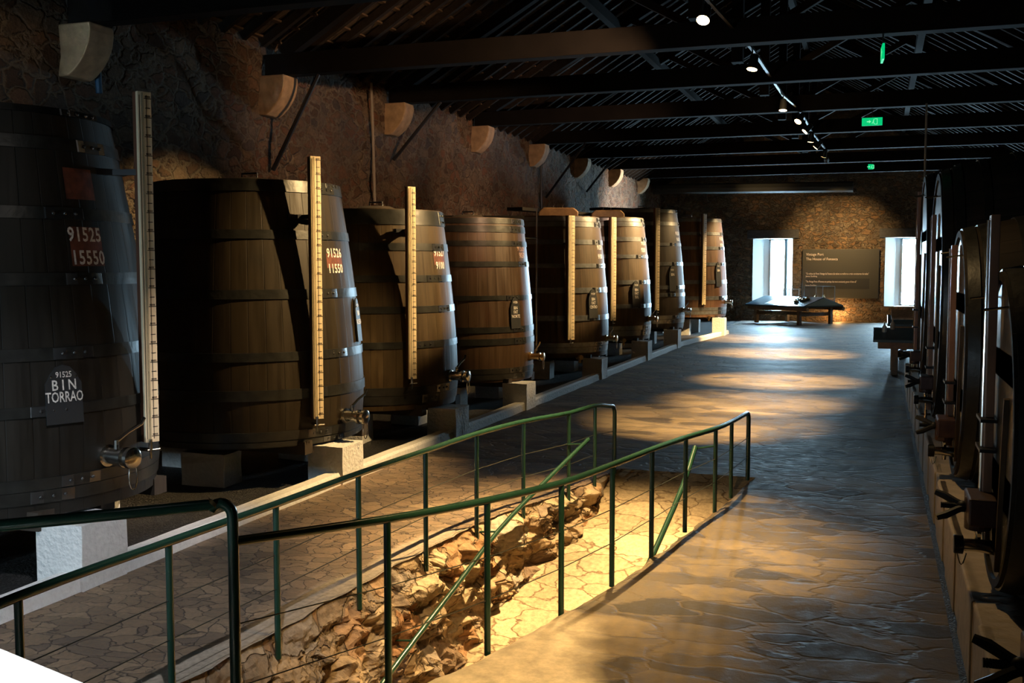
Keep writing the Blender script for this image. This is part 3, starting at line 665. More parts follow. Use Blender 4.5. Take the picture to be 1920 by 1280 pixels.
def build_gauge(root, ck, az, z0, z1, wd=0.115, off=0.09, m='gauge', side_m='gauge_red', na=None):
    c = surf(ck, az, z0, 0.0); r = ck.r + off
    d0 = Vector((math.cos(az), math.sin(az), 0)); na = az if na is None else na
    d = Vector((math.cos(na), math.sin(na), 0)); s = Vector((-d.y, d.x, 0)); R = Matrix((s, d, Vector((0, 0, 1)))).transposed()
    p = d0 * r; L = z1 - z0; zc = (z0 + z1) / 2
    bd = MB().box((p.x, p.y, zc), (wd, 0.035, L), R).build('gauge_board', m, root, bevel=0.003)
    rib = p - d * 0.05
    MB().box((rib.x, rib.y, zc - 0.0), (wd * 0.9, 0.065, L), R).build('gauge_rib', 'rib', bd)
    fr = p + d * 0.0185 + s * (wd * 0.12)
    mb = MB(); z = z0 + 0.05; k = 0
    mb.box((fr.x, fr.y, zc), (0.004, 0.002, L * 0.98), R)
    mb.box((fr.x - s.x * wd * .5, fr.y - s.y * wd * .5, zc), (0.004, 0.002, L * 0.98), R)
    while z < z1 - 0.03:
        q = p + d * 0.0185 + s * (wd * 0.22)
        mb.box((q.x, q.y, z), (wd * (0.52 if k % 2 == 0 else 0.34), 0.002, 0.006), R)
        if k % 2 == 0:
            for j in range(4):
                q2 = p + d * 0.0185 + s * (wd * (0.06 + 0.1 * j)); mb.box((q2.x, q2.y, z + 0.014), (0.006, 0.002, 0.013), R)
        z += 0.075; k += 1
    mb.build('gauge_scale', 'ink', bd)
    tb = p + d * 0.032 - s * wd * 0.22
    MB().tube([(tb.x, tb.y, z0 - 0.03), (tb.x, tb.y, z1 - 0.01)], 0.009, 8).build('gauge_tube', 'glass_tube', bd, smooth=True)
    # cock at the foot and clamp near the top
    mb = MB(); a = surf(ck, az, z0 - 0.06, -0.02); b = Vector((tb.x, tb.y, z0 - 0.06))
    mb.tube([a, b], 0.016, 8); mb.tube([b, b + Vector((0, 0, 0.09))], 0.016, 8); mb.tube([b - s * 0.03, b + s * 0.08], 0.009, 6); mb.tube([b, b - Vector((0, 0, 0.07))], 0.011, 6)
    mb.build('gauge_cock', 'chrome', bd, smooth=True)
    for zc_ in (z1 - 0.45 * L * 0.5, ):
        zc_ = min(zc_, ck.zt - 0.25)
        mb = MB(); a = surf(ck, az, zc_, -0.02); mb.bar(a, p - d * 0.03 + Vector((0, 0, zc_)), 0.05, 0.045)
        mb.bar(a + s * -0.16 + Vector((0, 0, 0.0)) + d * 0.06, a + s * 0.16 + d * 0.06, 0.05, 0.05); mb.build('gauge_bracket', 'iron', bd)
    return bd

CASKS = [
 dict(n='nearest', Y=6.67, r=1.30, edge=(300, 830), zb=0.50, top=(250, 190), w=1, xm=140, tp=.74, hoop='hoop',
      hoops=[(141, 172), (186, 208), (262, 285), (390, 412), (511, 534), (649, 672), (755, 775), (887, 909), (910, 933)],
      gauge=((283, 828), 172), tap=((203, 852), 1.15), num=((158, 441), '91525', (166, 484), '15550', 0.26), plaque=((120, 738), ['91525', 'B I N', 'TORRAO'], 0.27, 0.44)),
 dict(n='second', Y=10.40, r=1.31, edge=(682, 690), zb=0.43, top=(640, 337), w=2, xm=460, tp=.80, hoop='hoop',
      hoops=[(323, 340), (341, 357), (430, 447), (543, 561), (662, 679), (733, 753), (812, 829), (831, 850)],
      gauge=((595, 785), 293), tap=((648, 778), 1.0), num=((626, 475), '91526', (629, 504), '11550', 0.24), plaque=((671, 598), ['91526', 'BIN', 'ROEDA'], 0.20, 0.5)),
 dict(n='third', Y=13.41, r=1.2, edge=(858, 640), zb=0.43, top=(830, 392), w=3, xm=700, tp=.82, hoop='hoop',
      hoops=[(392, 420), (455, 469), (516, 529), (575, 588), (642, 655), (728, 743), (744, 760)],
      gauge=((773, 710), 350), tap=((846, 703), 1.0), num=((823, 474), '91527', (825, 498), '9100', 0.24), plaque=None),
 dict(n='fourth', Y=16.8, r=1.2, edge=(1001, 650), zb=0.45, top=(985, 408), w=4, xm=930, tp=.84, hoop='hoop',
      hoops=[(409, 419), (423, 435), (451, 461), (490, 500), (554, 563), (613, 624), (635, 647), (691, 701), (702, 712)],
      gauge=None, tap=((996, 667), 1.05), num=((976, 466), '91528', (978, 479), '9050', 0.22), plaque=((966, 586), ['91528', 'BIN', 'FAT', 'NORTE'], 0.22, 0.52)),
 dict(n='fifth', Y=21.9, r=1.3, edge=(1141, 620), zb=0.45, top=(1124, 405), w=5, xm=1095, tp=.83, hoop='hoop_grey',
      hoops=[(407, 415), (416, 425), (449, 458), (494, 502), (539, 549), (591, 601), (642, 650), (651, 661)],
      gauge=((1070, 637), 404), tap=((1138, 634), 1.1), num=((1124, 464), '91529', (1125, 481), '9100', 0.24), plaque=((1112, 569), ['91529', 'BIN', 'FAT', 'CENTRO'], 0.26, 0.62)),
 dict(n='sixth', Y=26.6, r=1.35, edge=(1221, 600), zb=0.50, top=(1207, 407), w=5, xm=1180, tp=.83, hoop='hoop_grey',
      hoops=[(409, 415), (416, 424), (444, 452), (477, 484), (525, 533), (570, 578), (611, 619), (620, 630)],
      gauge=((1149, 601), 407), tap=((1217, 597), 1.2), num=((1206, 456), '91530', (1206, 469), '9200', 0.26), plaque=((1193, 551), ['91530', 'BIN', 'FAT', 'SUL'], 0.28, 0.68)),
 dict(n='seventh', Y=30.9, r=1.4, edge=(1284, 590), zb=0.55, top=(1270, 392), w=6, xm=1258, tp=.80, hoop='hoop_grey',
      hoops=[(392, 399), (416, 423), (455, 461), (491, 498), (535, 542), (549, 556), (591, 598), (599, 606)],
      gauge=((1231, 582), 390), tap=((1281, 581), 1.3), num=((1270, 438), '91531', (1271, 449), '9600', 0.26), plaque=((1261, 522), ['91531', 'BIN'], 0.28, 0.75)),
 dict(n='eighth and farthest', Y=37.0, r=1.45, edge=(1363, 560), zb=0.62, top=(1350, 409), w=7, xm=1338, tp=.83, hoop='hoop_grey',
      hoops=[(410, 416), (435, 441), (462, 468), (492, 498), (525, 532), (555, 562), (576, 582), (583, 589)],
      gauge=((1319, 571), 401), tap=((1361, 566), 1.4), num=((1352, 448), '91532', (1353, 460), '9700', 0.28), plaque=((1347, 514), ['91532', 'BIN'], 0.28, 0.85)),
]
desc = ['huge dark oak cask at far left with white 91525 and BIN TORRAO plaque', 'brown oak cask second from the left, stencilled 91526 and 11550', 'tawny oak cask third from the left, stencilled 91527, its lower half dark',
        'reddish brown shiny oak cask fourth from the left with BIN FAT NORTE plaque', 'oak cask fifth from the left with a BIN FAT CENTRO plaque', 'amber lit oak cask sixth from the left with a BIN FAT SUL plaque',
        'greyish oak cask seventh from the left, pale pinkish gauge board in front', 'rosy brown oak cask eighth and farthest, beside the end wall']
PIERY = [6.2, 10.1, 13.3, 16.35, 21.3, 25.95, 30.15, 36.2]
cks = []
for i, c in enumerate(CASKS):
    X = solve(c['r'], c['Y'], c['edge'])
    zt = rowz(c['top'][1], X + c['r'] * .5, c['Y'] - c['r'] * .5)
    ck = Cask(X, c['Y'], c['r'], c['zb'], zt, c['tp']); cks.append(ck)
    root = empty('wine_cask', (X, c['Y'], 0), desc[i], 'cask', 'standing oak casks along the left wall')
    # staves, head
    n = 26; pr = [(ck.R(c['zb']) - 0.10, c['zb'] + 0.12), (ck.R(c['zb']) - 0.03, c['zb'] + 0.10), (ck.R(c['zb']) - 0.03, c['zb'])]
    pr += [(ck.R(c['zb'] + (zt - c['zb']) * k / n), c['zb'] + (zt - c['zb']) * k / n) for k in range(n + 1)]
    pr += [(ck.R(zt) - 0.04, zt), (ck.R(zt) - 0.04, zt - 0.08), (ck.R(zt) - 0.12, zt - 0.08)]
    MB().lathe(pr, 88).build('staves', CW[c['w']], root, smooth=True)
    # hoops
    prev = None
    for k, (y0, y1) in enumerate(c['hoops']):
        zz1 = ck.zrow(c['xm'], y0); zz0 = ck.zrow(c['xm'], y1)
        if k == 0: zz1 = min(zt - 0.005, zz1 + 0.0)
        zz0 = max(zz0, c['zb'] + 0.01)
        if zz1 - zz0 < 0.04: zz1 = zz0 + 0.06
        zz1 = min(zz1, zt - 0.003); zz0 = min(zz0, zz1 - 0.05)
        hp = hoop_mesh(ck, zz0, zz1).build('hoop', c['hoop'], root, smooth=True)
        mb = MB(); hw = zz1 - zz0
        for base in ((c['num'][0][0] if i else 170), ):
            ab = ck.az(min(base, c['edge'][0] - 4), (y0 + y1) / 2) + random.uniform(-0.25, 0.12)
            for q in (-0.09, 0, 0.09):
                for vv in ((0,) if hw < 0.13 else (-hw * .22, hw * .22)):
                    p = surf(ck, ab, (zz0 + zz1) / 2, 0.012, q, vv); mb.ball(p, 0.015, 8, 5)
            p2 = [surf(ck, ab, (zz0 + zz1) / 2, 0.0125, a, b) for a, b in ((-.16, -hw * .48), (.16, -hw * .48), (.16, hw * .48), (-.16, hw * .48))]
            p3 = [surf(ck, ab, (zz0 + zz1) / 2, 0.019, a, b) for a, b in ((-.15, -hw * .46), (.15, -hw * .46), (.15, hw * .46), (-.15, hw * .46))]
            mb.mesh(p2 + p3, [(4, 5, 6, 7), (0, 1, 5, 4), (1, 2, 6, 5), (2, 3, 7, 6), (3, 0, 4, 7)])
        rv = mb.build('rivets', 'rivet', hp, smooth=True)
    # timber bearers under the bottom
    mb = MB()
    for a in (-0.5, 0, 0.5): mb.box((0, a * c['r'], c['zb'] - 0.02), (c['r'] * 1.75, 0.16, 0.14))
    mb.build('bearers', 'headwood', root)
    # hatch on top
    mb = MB(); mb.lathe([(0.30, zt - 0.09), (0.30, zt + 0.03), (0.22, zt + 0.07), (0.05, zt + 0.08)], 28, (0.1, -0.1, 0)); ht = mb.build('hatch', 'headwood', root, smooth=True)
    MB().tube([(0.0, -0.1, zt + 0.07), (0.0, -0.1, zt + 0.13), (0.2, -0.1, zt + 0.13), (0.2, -0.1, zt + 0.07)], 0.012, 6).build('hatch_handle', 'iron', ht)
    if c['gauge']:
        (gx, gy), ty = c['gauge']
        az = ck.az(gx, gy, 0.09)
        gz0 = rowz(gy, X + (ck.r + 0.09) * math.cos(az), c['Y'] + (ck.r + 0.09) * math.sin(az)); gz1 = rowz(ty, X + (ck.r + 0.09) * math.cos(az), c['Y'] + (ck.r + 0.09) * math.sin(az))
        gw = 0.115 if i < 4 else 0.20
        build_gauge(root, ck, az, gz0, gz1, gw, na=(math.radians(-26) if i == 0 else math.radians(-38) if i in (1, 2) else math.radians(-24)))
    (tx, ty), ts = c['tap']; az = ck.az(tx, ty, 0.03); z = ck.zrow(min(tx, c['edge'][0] - 5), ty)
    build_tap(root, surf(ck, az, z, 0.0), az, (1.15 if i < 3 else 1.0), 'chrome' if i not in (3, 4, 5) else 'brass')
    (ax, ay), ta, (bx, by), tb, sz = c['num']
    mm = 'paint' if i != 3 else 'paint_dim'
    for (qx, qy, body) in ((ax, ay, ta), (bx, by, tb)):
        az = ck.az(qx, qy); z = ck.zrow(qx, qy)
        if body == tb:
            zc = z + 0.09
            if i in (0, 1, 2): decal(ck, az, zc, rectpf(0.30, 0.30 if i == 0 else 0.16), 0.003, 'red_patch', 'red', root)
        decal(ck, az, z, textmesh(body, sz * 0.58, spacing=1.08, sx=0.78, bold=0.02), 0.006, 'stencilled_number', mm, root)
    if i == 0: decal(ck, ck.az(148, 345), ck.zrow(148, 345), rectpf(0.27, 0.24), 0.003, 'red_patch', 'red', root)
    if c['plaque']:
        (qx, qy), lines, pw, ph = c['plaque']; az = ck.az(qx, qy, 0.02); z = ck.zrow(qx, qy)
        v, f = plaque_pf(pw, ph)
        mb = MB(); r0 = [surf(ck, az, z, 0.014, x, y) for x, y in v]; r1 = [surf(ck, az, z, 0.030, x, y) for x, y in v]; nn = len(v)
        mb.mesh(r0 + r1, [tuple(range(nn, 2 * nn))] + [(k, (k + 1) % nn, nn + (k + 1) % nn, nn + k) for k in range(nn)])
        # a slightly bent board follows the staves
        pl = mb.build('plaque', 'slate', root)
        L = len(lines)
        for k, s_ in enumerate(lines):
            if k == 0: yy_, ss = ph * 0.33, pw * 0.20
            else: yy_, ss = ph * (0.15 - (k - 1) * (0.40 / max(1, L - 1)) ), pw * (0.36 if L < 4 else 0.30)
            vv, ff = textmesh(s_, ss * 1.12, sx=0.8 if len(s_) < 6 else 0.62, bold=0.015)
            mb = MB(); mb.mesh([surf(ck, az, z, 0.034, x, y + yy_) for x, y in vv], ff); mb.build('plaque_lettering', 'paint', pl)
        mb = MB(); [mb.ball(surf(ck, az, z, 0.03, q * pw * 0.34, ph * 0.30), 0.008, 6, 4) for q in (-1, 1)]; mb.build('plaque_screw', 'chrome', pl)
    if i == 3:
        p = atz(1006, 655, 0.75); q = surf(ck, math.radians(5), 1.0, 0.0); zt_ = rowz(390, p.x, p.y); p = p - Vector((ck.X, ck.Y, 0))
        mb = MB(); mb.tube([(p.x, p.y, 0.72), (p.x, p.y, zt_)], 0.018, 8); aa = math.atan2(p.y, p.x)
        for zz in (0.8, 2.9): mb.tube([(p.x, p.y, zz), surf(ck, aa, zz, -0.03)], 0.014, 6)
        mb.build('level_rod', 'chrome', root, smooth=True)
    # low drain cock on some of the far casks
    if i in (4, 5, 7):
        px = {4: (1088, 672), 5: (1170, 634), 7: (1330, 594)}[i]
        az = ck.az(px[0], px[1] - 30, 0.0); p = surf(ck, az, c['zb'] + 0.12, -0.1); p.z = c['zb'] - 0.0
        d = Vector((math.cos(az), math.sin(az), 0)); mb = MB(); mb.tube([p, p + d * 0.16], 0.05, 10); mb.tube([p + d * .1, p + d * 0.1 + Vector((0, 0, -0.12))], 0.03, 8); mb.tube([p + d * .12 + Vector((0, 0, .03)), p + d * .12 + Vector((0, 0.28, .06))], 0.014, 6)
        mb.build('drain_cock', 'brass', root, smooth=True)
# loose box lids and planks lying on the tops
def box_lid(px, ck, z, w_, lab):
    mb = MB(); p = [(-w_ / 2, 0), (w_ / 2, 0), (w_ / 2, 0.10), (w_ / 2 - 0.10, 0.19), (-w_ / 2 + 0.10, 0.19), (-w_ / 2, 0.10)]
    mb.prism(p, -0.35, 0.35, lambda u, v, w__: (u, w__, v))
    o = mb.build('hatch_cover', 'lid', bevel=0.02); q = atY(px[0], px[1], ck.Y); o.location = (q.x, ck.Y, z); o.rotation_euler = (0, 0, TH); 
    mbr = MB(); [mbr.tube([(a, 0, 0.19), (a, 0, 0.25), (a + 0.03, 0, 0.28)], 0.01, 5) for a in (-0.1, 0.1)]; mbr.build('hook', 'iron', o)
    tag(o, lab, 'hatch cover', 'wooden hatch covers')
for i, lab, w_, px in ((4, 'golden wooden hatch cover on top of the fifth cask', 0.85, 1046), (5, 'golden wooden hatch cover on top of the sixth cask', 0.85, 1138)):
    ck = cks[i]; box_lid((px, 400), ck, ck.zt + 0.012, w_, lab)
def plank(a, b, w_, h_, lab): tag(MB().bar(a, b, w_, h_).build('plank', 'beam'), lab, 'plank', 'planks lying across the cask tops')
ck = cks[3]; plank((ck.X - 1.0, ck.Y - 0.4, ck.zt + 0.035), (ck.X + 0.9, ck.Y + 0.5, ck.zt + 0.035), 0.3, 0.07, 'dark plank lying on top of the fourth cask')
plank((cks[4].X - 0.5, cks[4].Y - 0.9, cks[4].zt + 0.16), (cks[5].X - 0.5, cks[5].Y + 0.9, cks[5].zt + 0.16), 0.35, 0.07, 'long dark plank spanning from the fifth to the sixth cask top')
ck = cks[6]; plank((ck.X - 1.1, ck.Y - 0.9, ck.zt + 0.035), (ck.X + 0.3, ck.Y + 0.9, ck.zt + 0.035), 0.6, 0.07, 'dark plank lying on top of the seventh cask')
# piers
def pier(x, y, w_, d_, h, lab, rz=0.0):
    mb = MB(); mb.box((0, 0, h / 2 - 0.03), (w_, d_, h + 0.06)); bmesh.ops.subdivide_edges(mb.bm, edges=mb.bm.edges[:], cuts=5, use_grid_fill=True)
    for v in mb.bm.verts: v.co += Vector((N(v.co.x * 5 + x, v.co.y * 5 + y, v.co.z * 5), N(v.co.y * 5, v.co.x * 5 + y, 3), N(v.co.x * 9, v.co.y * 9, x))) * 0.012
    o = mb.build('pier', 'lime', bevel=0.0, smooth=True); o.location = (x, y, 0); o.rotation_euler = (0, 0, rz); tag(o, lab, 'pier', 'white stone piers under the casks')
orders = ['nearest', 'second', 'third', 'fourth', 'fifth', 'sixth', 'seventh', 'farthest']
for i, ck in enumerate(cks):
    n_ = orders[i]; f = ck.X + ck.r
    fx = min(-5.62 + (0.55 if i == 7 else 0), f + 0.02)
    fx = -5.60 if i < 7 else -5.1
    pier(fx, PIERY[i], 0.42, 0.48, ck.zb - 0.02, 'white pier against the kerb under the front of the %s cask' % n_)
    pier(ck.X + 0.05, ck.Y - 0.86, 0.55, 0.32, ck.zb - 0.09, 'white pier under the camera side of the %s cask' % n_)
    pier(ck.X + 0.15, ck.Y + 0.86, 0.45, 0.36, ck.zb - 0.09, 'white pier under the far side of the %s cask' % n_)
    pier(ck.X - 0.92, ck.Y, 0.35, 0.45, ck.zb - 0.09, 'white pier under the wall side of the %s cask' % n_)

# ------------------------------------------------------------------ lying casks on the right
def lying(Y, r, zc, lab, gz, wing=True, tapx=0.46):
    XF = 0.66
    root = empty('lying_cask', (XF, Y, zc), lab, 'cask', 'dark casks lying along the right')
    Rm = Matrix(((0, 0, 1), (0, 1, 0), (-1, 0, 0)))      # lathe axis z -> world x
    L = 2.6; n = 20
    def rr(t): return r * (1 + 0.17 * (1 - (2 * t - 1) ** 2))
    pr = [(0.02, 0.09), (r * 0.93, 0.09), (r * 0.95, 0.0)] + [(rr(k / n), L * k / n) for k in range(n + 1)] + [(r * 0.95, L), (0.02, L - 0.05)]
    MB().lathe(pr, 72, R=Rm).build('staves', CX, root, smooth=True)
    for a, b in ((0.02, 0.11), (0.14, 0.23), (0.42, 0.50), (0.78, 0.86), (1.7, 1.78), (2.1, 2.2)):
        MB().lathe([(rr(a / L) - 0.004, a), (rr(a / L) + 0.014, a), (rr(b / L) + 0.014, b), (rr(b / L) - 0.004, b)], 72, R=Rm).build('hoop', 'hoop', root, smooth=True)
    # head: pale chime edge boards and cross boards
    mb = MB(); mb.bar((0.045, -r * 0.80, -r * .33), (0.045, r * 0.80, -r * .33), 0.05, 0.20); mb.bar((0.045, -r * 0.72, r * .42), (0.045, r * 0.72, r * .42), 0.05, 0.16)
    mb.build('cross_board', 'crossboard', root)
    for s_ in (-1, 1):
        mb = MB(); mb.bar((0.04, s_ * r * 0.30, -r * 0.85), (0.04, s_ * r * 0.52, r * 0.25), 0.03, 0.09, up=(1, 0, 0)); mb.build('head_brace', 'crossboard', root)
    # manhole door with its iron bar and wing nut
    zd = -zc + 0.92
    mb = MB(); o2 = [(0.17 * math.cos(k * PI / 8), 0.24 * math.sin(k * PI / 8)) for k in range(16)]
    mb.prism(o2, 0.02, 0.07, lambda u, v, w_: (w_, u, v + zd)); dr = mb.build('manhole_door', 'headwood', root)
    mb = MB(); mb.box((-0.06, 0, zd + 0.03), (0.15, 0.34, 0.16)); mb.lathe([(0.075, -0.10), (0.075, 0.09)], 16, (-0.07, 0, zd + 0.0)); db = mb.build('door_bar', wood_red, dr, bevel=0.012)
    if wing:
        mb = MB(); mb.tube([(-0.12, 0, zd + 0.03), (-0.27, 0, zd + 0.03)], [0.014, 0.014], 8)
        for k in range(8): mb.lathe([(0.018, -0.004), (0.018, 0.004)], 8, (-0.20 - 0.01 * k, 0, zd + 0.03), Rm)
        mb.build('clamp_screw', 'iron', dr)
        mb = MB(); mb.ball((-0.155, 0, zd + 0.03), 0.034, 10, 8)
        for s_ in (-1, 1):
            mb.tube([(-0.14, s_ * 0.01, zd + 0.03), (-0.19, s_ * 0.03, zd + 0.03 + s_ * 0.018), (-0.25, s_ * 0.06, zd + 0.03 + s_ * 0.045), (-0.30, s_ * 0.075, zd + 0.03 + s_ * 0.06)], [0.02, 0.022, 0.024, 0.018], 8)
        mb.build('wing_nut', 'black', dr, smooth=True)
    # tap with capped end and chain, below the door
    zt_ = -zc + 0.72
    mb = MB(); mb.tube([(0.1, 0, zt_ - 0.02), (0.0, 0, zt_), (-0.08, -0.02, zt_ + 0.01), (-0.15, -0.03, zt_ + 0.01)], [0.045, 0.042, 0.038, 0.036], 12)
    tp = mb.build('tap', 'brass' if not wing else 'chrome', root, smooth=True)
    mb = MB(); mb.lathe([(0.05, -0.20), (0.055, -0.195), (0.055, -0.15), (0.04, -0.145)], 16, (0, -0.03, zt_ + 0.01), Rm); mb.build('tap_cap', 'iron', tp, smooth=True)
    mb = MB(); mb.tube([(-0.07, 0, zt_ + 0.03), (-0.07, 0, zt_ + 0.09)], 0.018, 8); mb.tube([(-0.07, -0.09, zt_ + 0.085), (-0.07, 0, zt_ + 0.1), (-0.07, 0.09, zt_ + 0.085)], 0.012, 8); mb.build('tap_lever', 'chrome', tp, smooth=True)
    mb = MB(); pts = [(-0.18 + 0.05 * k / 6, -0.03, zt_ - 0.04 - 0.07 * math.sin(PI * k / 6)) for k in range(7)]; mb.tube(pts, 0.004, 5); mb.build('tap_chain', 'chrome', tp)
    # gauge board on the head
    if gz:
        z0, z1, gy, gw = gz; z0 -= zc; z1 -= zc
        bd = MB().box((-0.02, gy, (z0 + z1) / 2), (0.05, gw, z1 - z0)).build('gauge_board', 'gauge_red', root, bevel=0.004)
        MB().tube([(-0.056, gy - gw * .25, z0 - 0.05), (-0.056, gy - gw * .25, z1 - 0.03)], 0.010, 8).build('gauge_tube', 'chrome', bd, smooth=True)
        mb = MB(); z = z0 + 0.05
        while z < z1: mb.box((-0.046, gy + gw * .15, z), (0.002, gw * .6, 0.006)); z += 0.08
        mb.build('gauge_scale', 'ink', bd)
        mb = MB(); b = Vector((-0.056, gy - gw * .25, z0 - 0.06)); mb.tube([b, b + Vector((0.13, 0, 0))], 0.014, 8); mb.tube([b + Vector((0, 0, 0.06)), b - Vector((0, 0, 0.07))], 0.016, 8); mb.tube([b - Vector((0.05, 0, 0)), b + Vector((0.03, 0, 0))], 0.01, 6); mb.build('gauge_cock', 'chrome', bd, smooth=True)
        for zz in (z0 + (z1 - z0) * .22, z0 + (z1 - z0) * .32):
            MB().bar((-0.03, gy - 0.14, zz), (-0.03, gy + 0.14, zz), 0.09, 0.02).build('gauge_clip', 'iron', bd)
    # iron pins driven above the head
    mb = MB()
    for (py, pz) in ((-0.5, r * 0.80), (0.35, r * 0.84)): mb.tube([(0.03, py, pz), (-0.12, py + 0.02, pz - 0.02)], 0.008, 6)
    mb.build('head_pin', 'chrome', root)
    return root
wood_red = wood('door_bar_wood', (0.06, 0.025, 0.018), 0.55, (3, 3, 3))
lying(3.95, 0.86, 1.40, 'dark lying cask at the right edge, nearest, cut off by the frame', (0.95, 2.1, 0.25, 0.1))
lying(6.55, 0.90, 1.42, 'dark lying cask with the tallest reddish gauge board at right', (0.90, 2.65, 0.12, 0.11))
lying(9.85, 1.06, 1.60, 'dark lying cask third along the right with a short gauge board', (0.76, 2.54, 0.15, 0.11))
lying(13.6, 1.46, 2.0, 'larger dark lying cask fourth along the right', (0.6, 2.98, 0.1, 0.12))
lying(17.6, 1.60, 2.15, 'largest dark lying cask, farthest along the right', (0.7, 3.60, 1.2, 0.12))

# ------------------------------------------------------------------ green railings round the sunken ramp
def smoothpath(pts, k=4):
    out = []
    P_ = [Vector(p) for p in pts]
    for i in range(len(P_) - 1):
        a = P_[max(0, i - 1)]; b = P_[i]; c = P_[i + 1]; d = P_[min(len(P_) - 1, i + 2)]
        for j in range(k):
            t = j / k; out.append(0.5 * ((2 * b) + (-a + c) * t + (2 * a - 5 * b + 4 * c - d) * t * t + (-a + 3 * b - 3 * c + d) * t ** 3))
    return out + [P_[-1]]
def elbow(p, q, r=0.09, n=5):
    """rail end bending down into its last post: from p (rail) over q (corner) down"""
    p, q = Vector(p), Vector(q); d = (q - p).normalized(); c = q - d * r - Vector((0, 0, r))
    return [c + d * r * math.sin(k * PI / 2 / n) + Vector((0, 0, r * math.cos(k * PI / 2 / n))) for k in range(n + 1)]
Lt = [((35, 1118), .80), ((316, 1016), .84), ((517, 945), .85), ((672, 888), .85), ((798, 845), .85), ((893, 813), .85), ((981, 790), .85), ((1067, 774), .82), ((1116, 760), .82)]
LP_ = []
for (px, z) in Lt:
    # the top of each post on the plan line of the rail
    best = None
    for k in range(1000):
        y = 3.0 + k * 0.009; x = interp(RLp, y); zz = rowz(px[1], x, y)
        v = Vector((x, y, zz)) - O; sx = 960 + F * v.dot(RT) / v.dot(FW)
        if best is None or abs(sx - px[0]) < best[0]: best = (abs(sx - px[0]), Vector((x, y, zz)))
    LP_.append(best[1])
root = empty('left_railing', (LP_[4].x, LP_[4].y, 0), 'green tubular railing on the left edge of the ramp', 'railing'); root.name = 'railing'
inv = Matrix.Translation(-root.location)
e0 = Vector((-2.80, 11.55, 0.76))
rail = smoothpath([(-3.72, 2.4, LP_[0].z - 0.05)] + LP_ + [(e0 + (LP_[-1] - e0) * 0.25)], 4)[:-1] + elbow(LP_[-1], e0) + [Vector((e0.x, e0.y, -0.02))]
MB().tube([inv @ p for p in rail], 0.024, 12).build('top_rail', 'green', root, smooth=True)
for k, p in enumerate(LP_):
    zb = -0.15 if p.y > 5 else -0.12
    if p.y > 8.3: zb = -0.12
    MB().tube([inv @ Vector((p.x, p.y, zb)), inv @ Vector((p.x, p.y, p.z - 0.01))], 0.0205, 12).build('post', 'green', root, smooth=True)
for h in (0.36, 0.62):
    pts = [(p.x, p.y, p.z * h) for p in [Vector((-3.72, 2.4, LP_[0].z))] + LP_ + [e0]]
    MB().tube([inv @ Vector(p) for p in pts], 0.0035, 5).build('cable', 'wire', root)
lr = [hp for hp in [(-2.94, 10.33, .57), (-3.20, 9.49, .22), (-3.36, 8.74, -.05), (-3.43, 7.87, -.33), (-3.48, 7.18, -.54), (-3.51, 6.5, -.74), (-3.55, 5.4, -1.06)]]
lr = [Vector((a + 0.16, b, c)) for a, b, c in lr]
root2 = empty('ramp_handrail', lr[2], 'green sloping handrail fixed low inside the left side of the ramp', 'handrail', 'sloping ramp handrails'); root2.location.z = 0
iv2 = Matrix.Translation(-root2.location)
MB().tube([iv2 @ p for p in smoothpath(lr, 3)], 0.022, 12).build('hand_rail', 'green', root2, smooth=True)
mb = MB()
for p in (lr[0] + (lr[1] - lr[0]) * .1, lr[2], lr[4]): mb.tube([iv2 @ p, iv2 @ (p + Vector((-0.2, 0, -0.02)))], 0.009, 6)
mb.build('bracket', 'green', root2)
# right railing
RB = [((1370, 926), (1369, 790)), ((1340, 953), (1334, 803)), ((1284, 989), (1284, 820)), ((1221, 1037), (1222, 842)), ((1147, 1089), (1147, 871)), ((1052, 1143), (1050, 905)), ((914, 1216), (915, 938))]
RP = []
for b, t_ in RB:
    p = atz(*b); RP.append(Vector((p.x, p.y, rowz(t_[1], p.x, p.y))))
p725 = Vector((-2.47, 5.02, 0)); v = None
best = None
for k in range(400):
    y = 4.4 + k * 0.004; x = interp(RRp, y); zz = rowz(973, x, y); v = Vector((x, y, zz)) - O; sx = 960 + F * v.dot(RT) / v.dot(FW)
    if best is None or abs(sx - 726) < best[0]: best = (abs(sx - 726), Vector((x, y, zz)))
RP.append(best[1])
best = None
for k in range(500):
    y = 3.4 + k * 0.004; x = interp(RRp, y); zz = rowz(1015, x, y); v = Vector((x, y, zz)) - O; sx = 960 + F * v.dot(RT) / v.dot(FW)
    if best is None or abs(sx - 437) < best[0]: best = (abs(sx - 437), Vector((x, y, zz)))
NP = best[1]
root = empty('railing', (RP[3].x, RP[3].y, 0), 'green tubular railing on the right edge of the ramp, next to the wide floor', 'railing')
inv = Matrix.Translation(-root.location)
e1 = Vector((-1.31, 11.69, 0.74))
rail = smoothpath([NP] + RP[::-1] + [RP[0] + (e1 - RP[0]) * 0.75], 4)[:-1] + elbow(RP[0], e1) + [Vector((e1.x, e1.y, -0.03))]
MB().tube([inv @ p for p in rail], 0.024, 12).build('top_rail', 'green', root, smooth=True)
for p in RP: MB().tube([inv @ Vector((p.x, p.y, -0.04)), inv @ Vector((p.x, p.y, p.z - 0.01))], 0.0205, 12).build('post', 'green', root, smooth=True)
for h in (0.33, 0.62):
    MB().tube([inv @ Vector((p.x, p.y, p.z * h)) for p in [NP] + RP[::-1] + [e1]], 0.0035, 5).build('cable', 'wire', root)
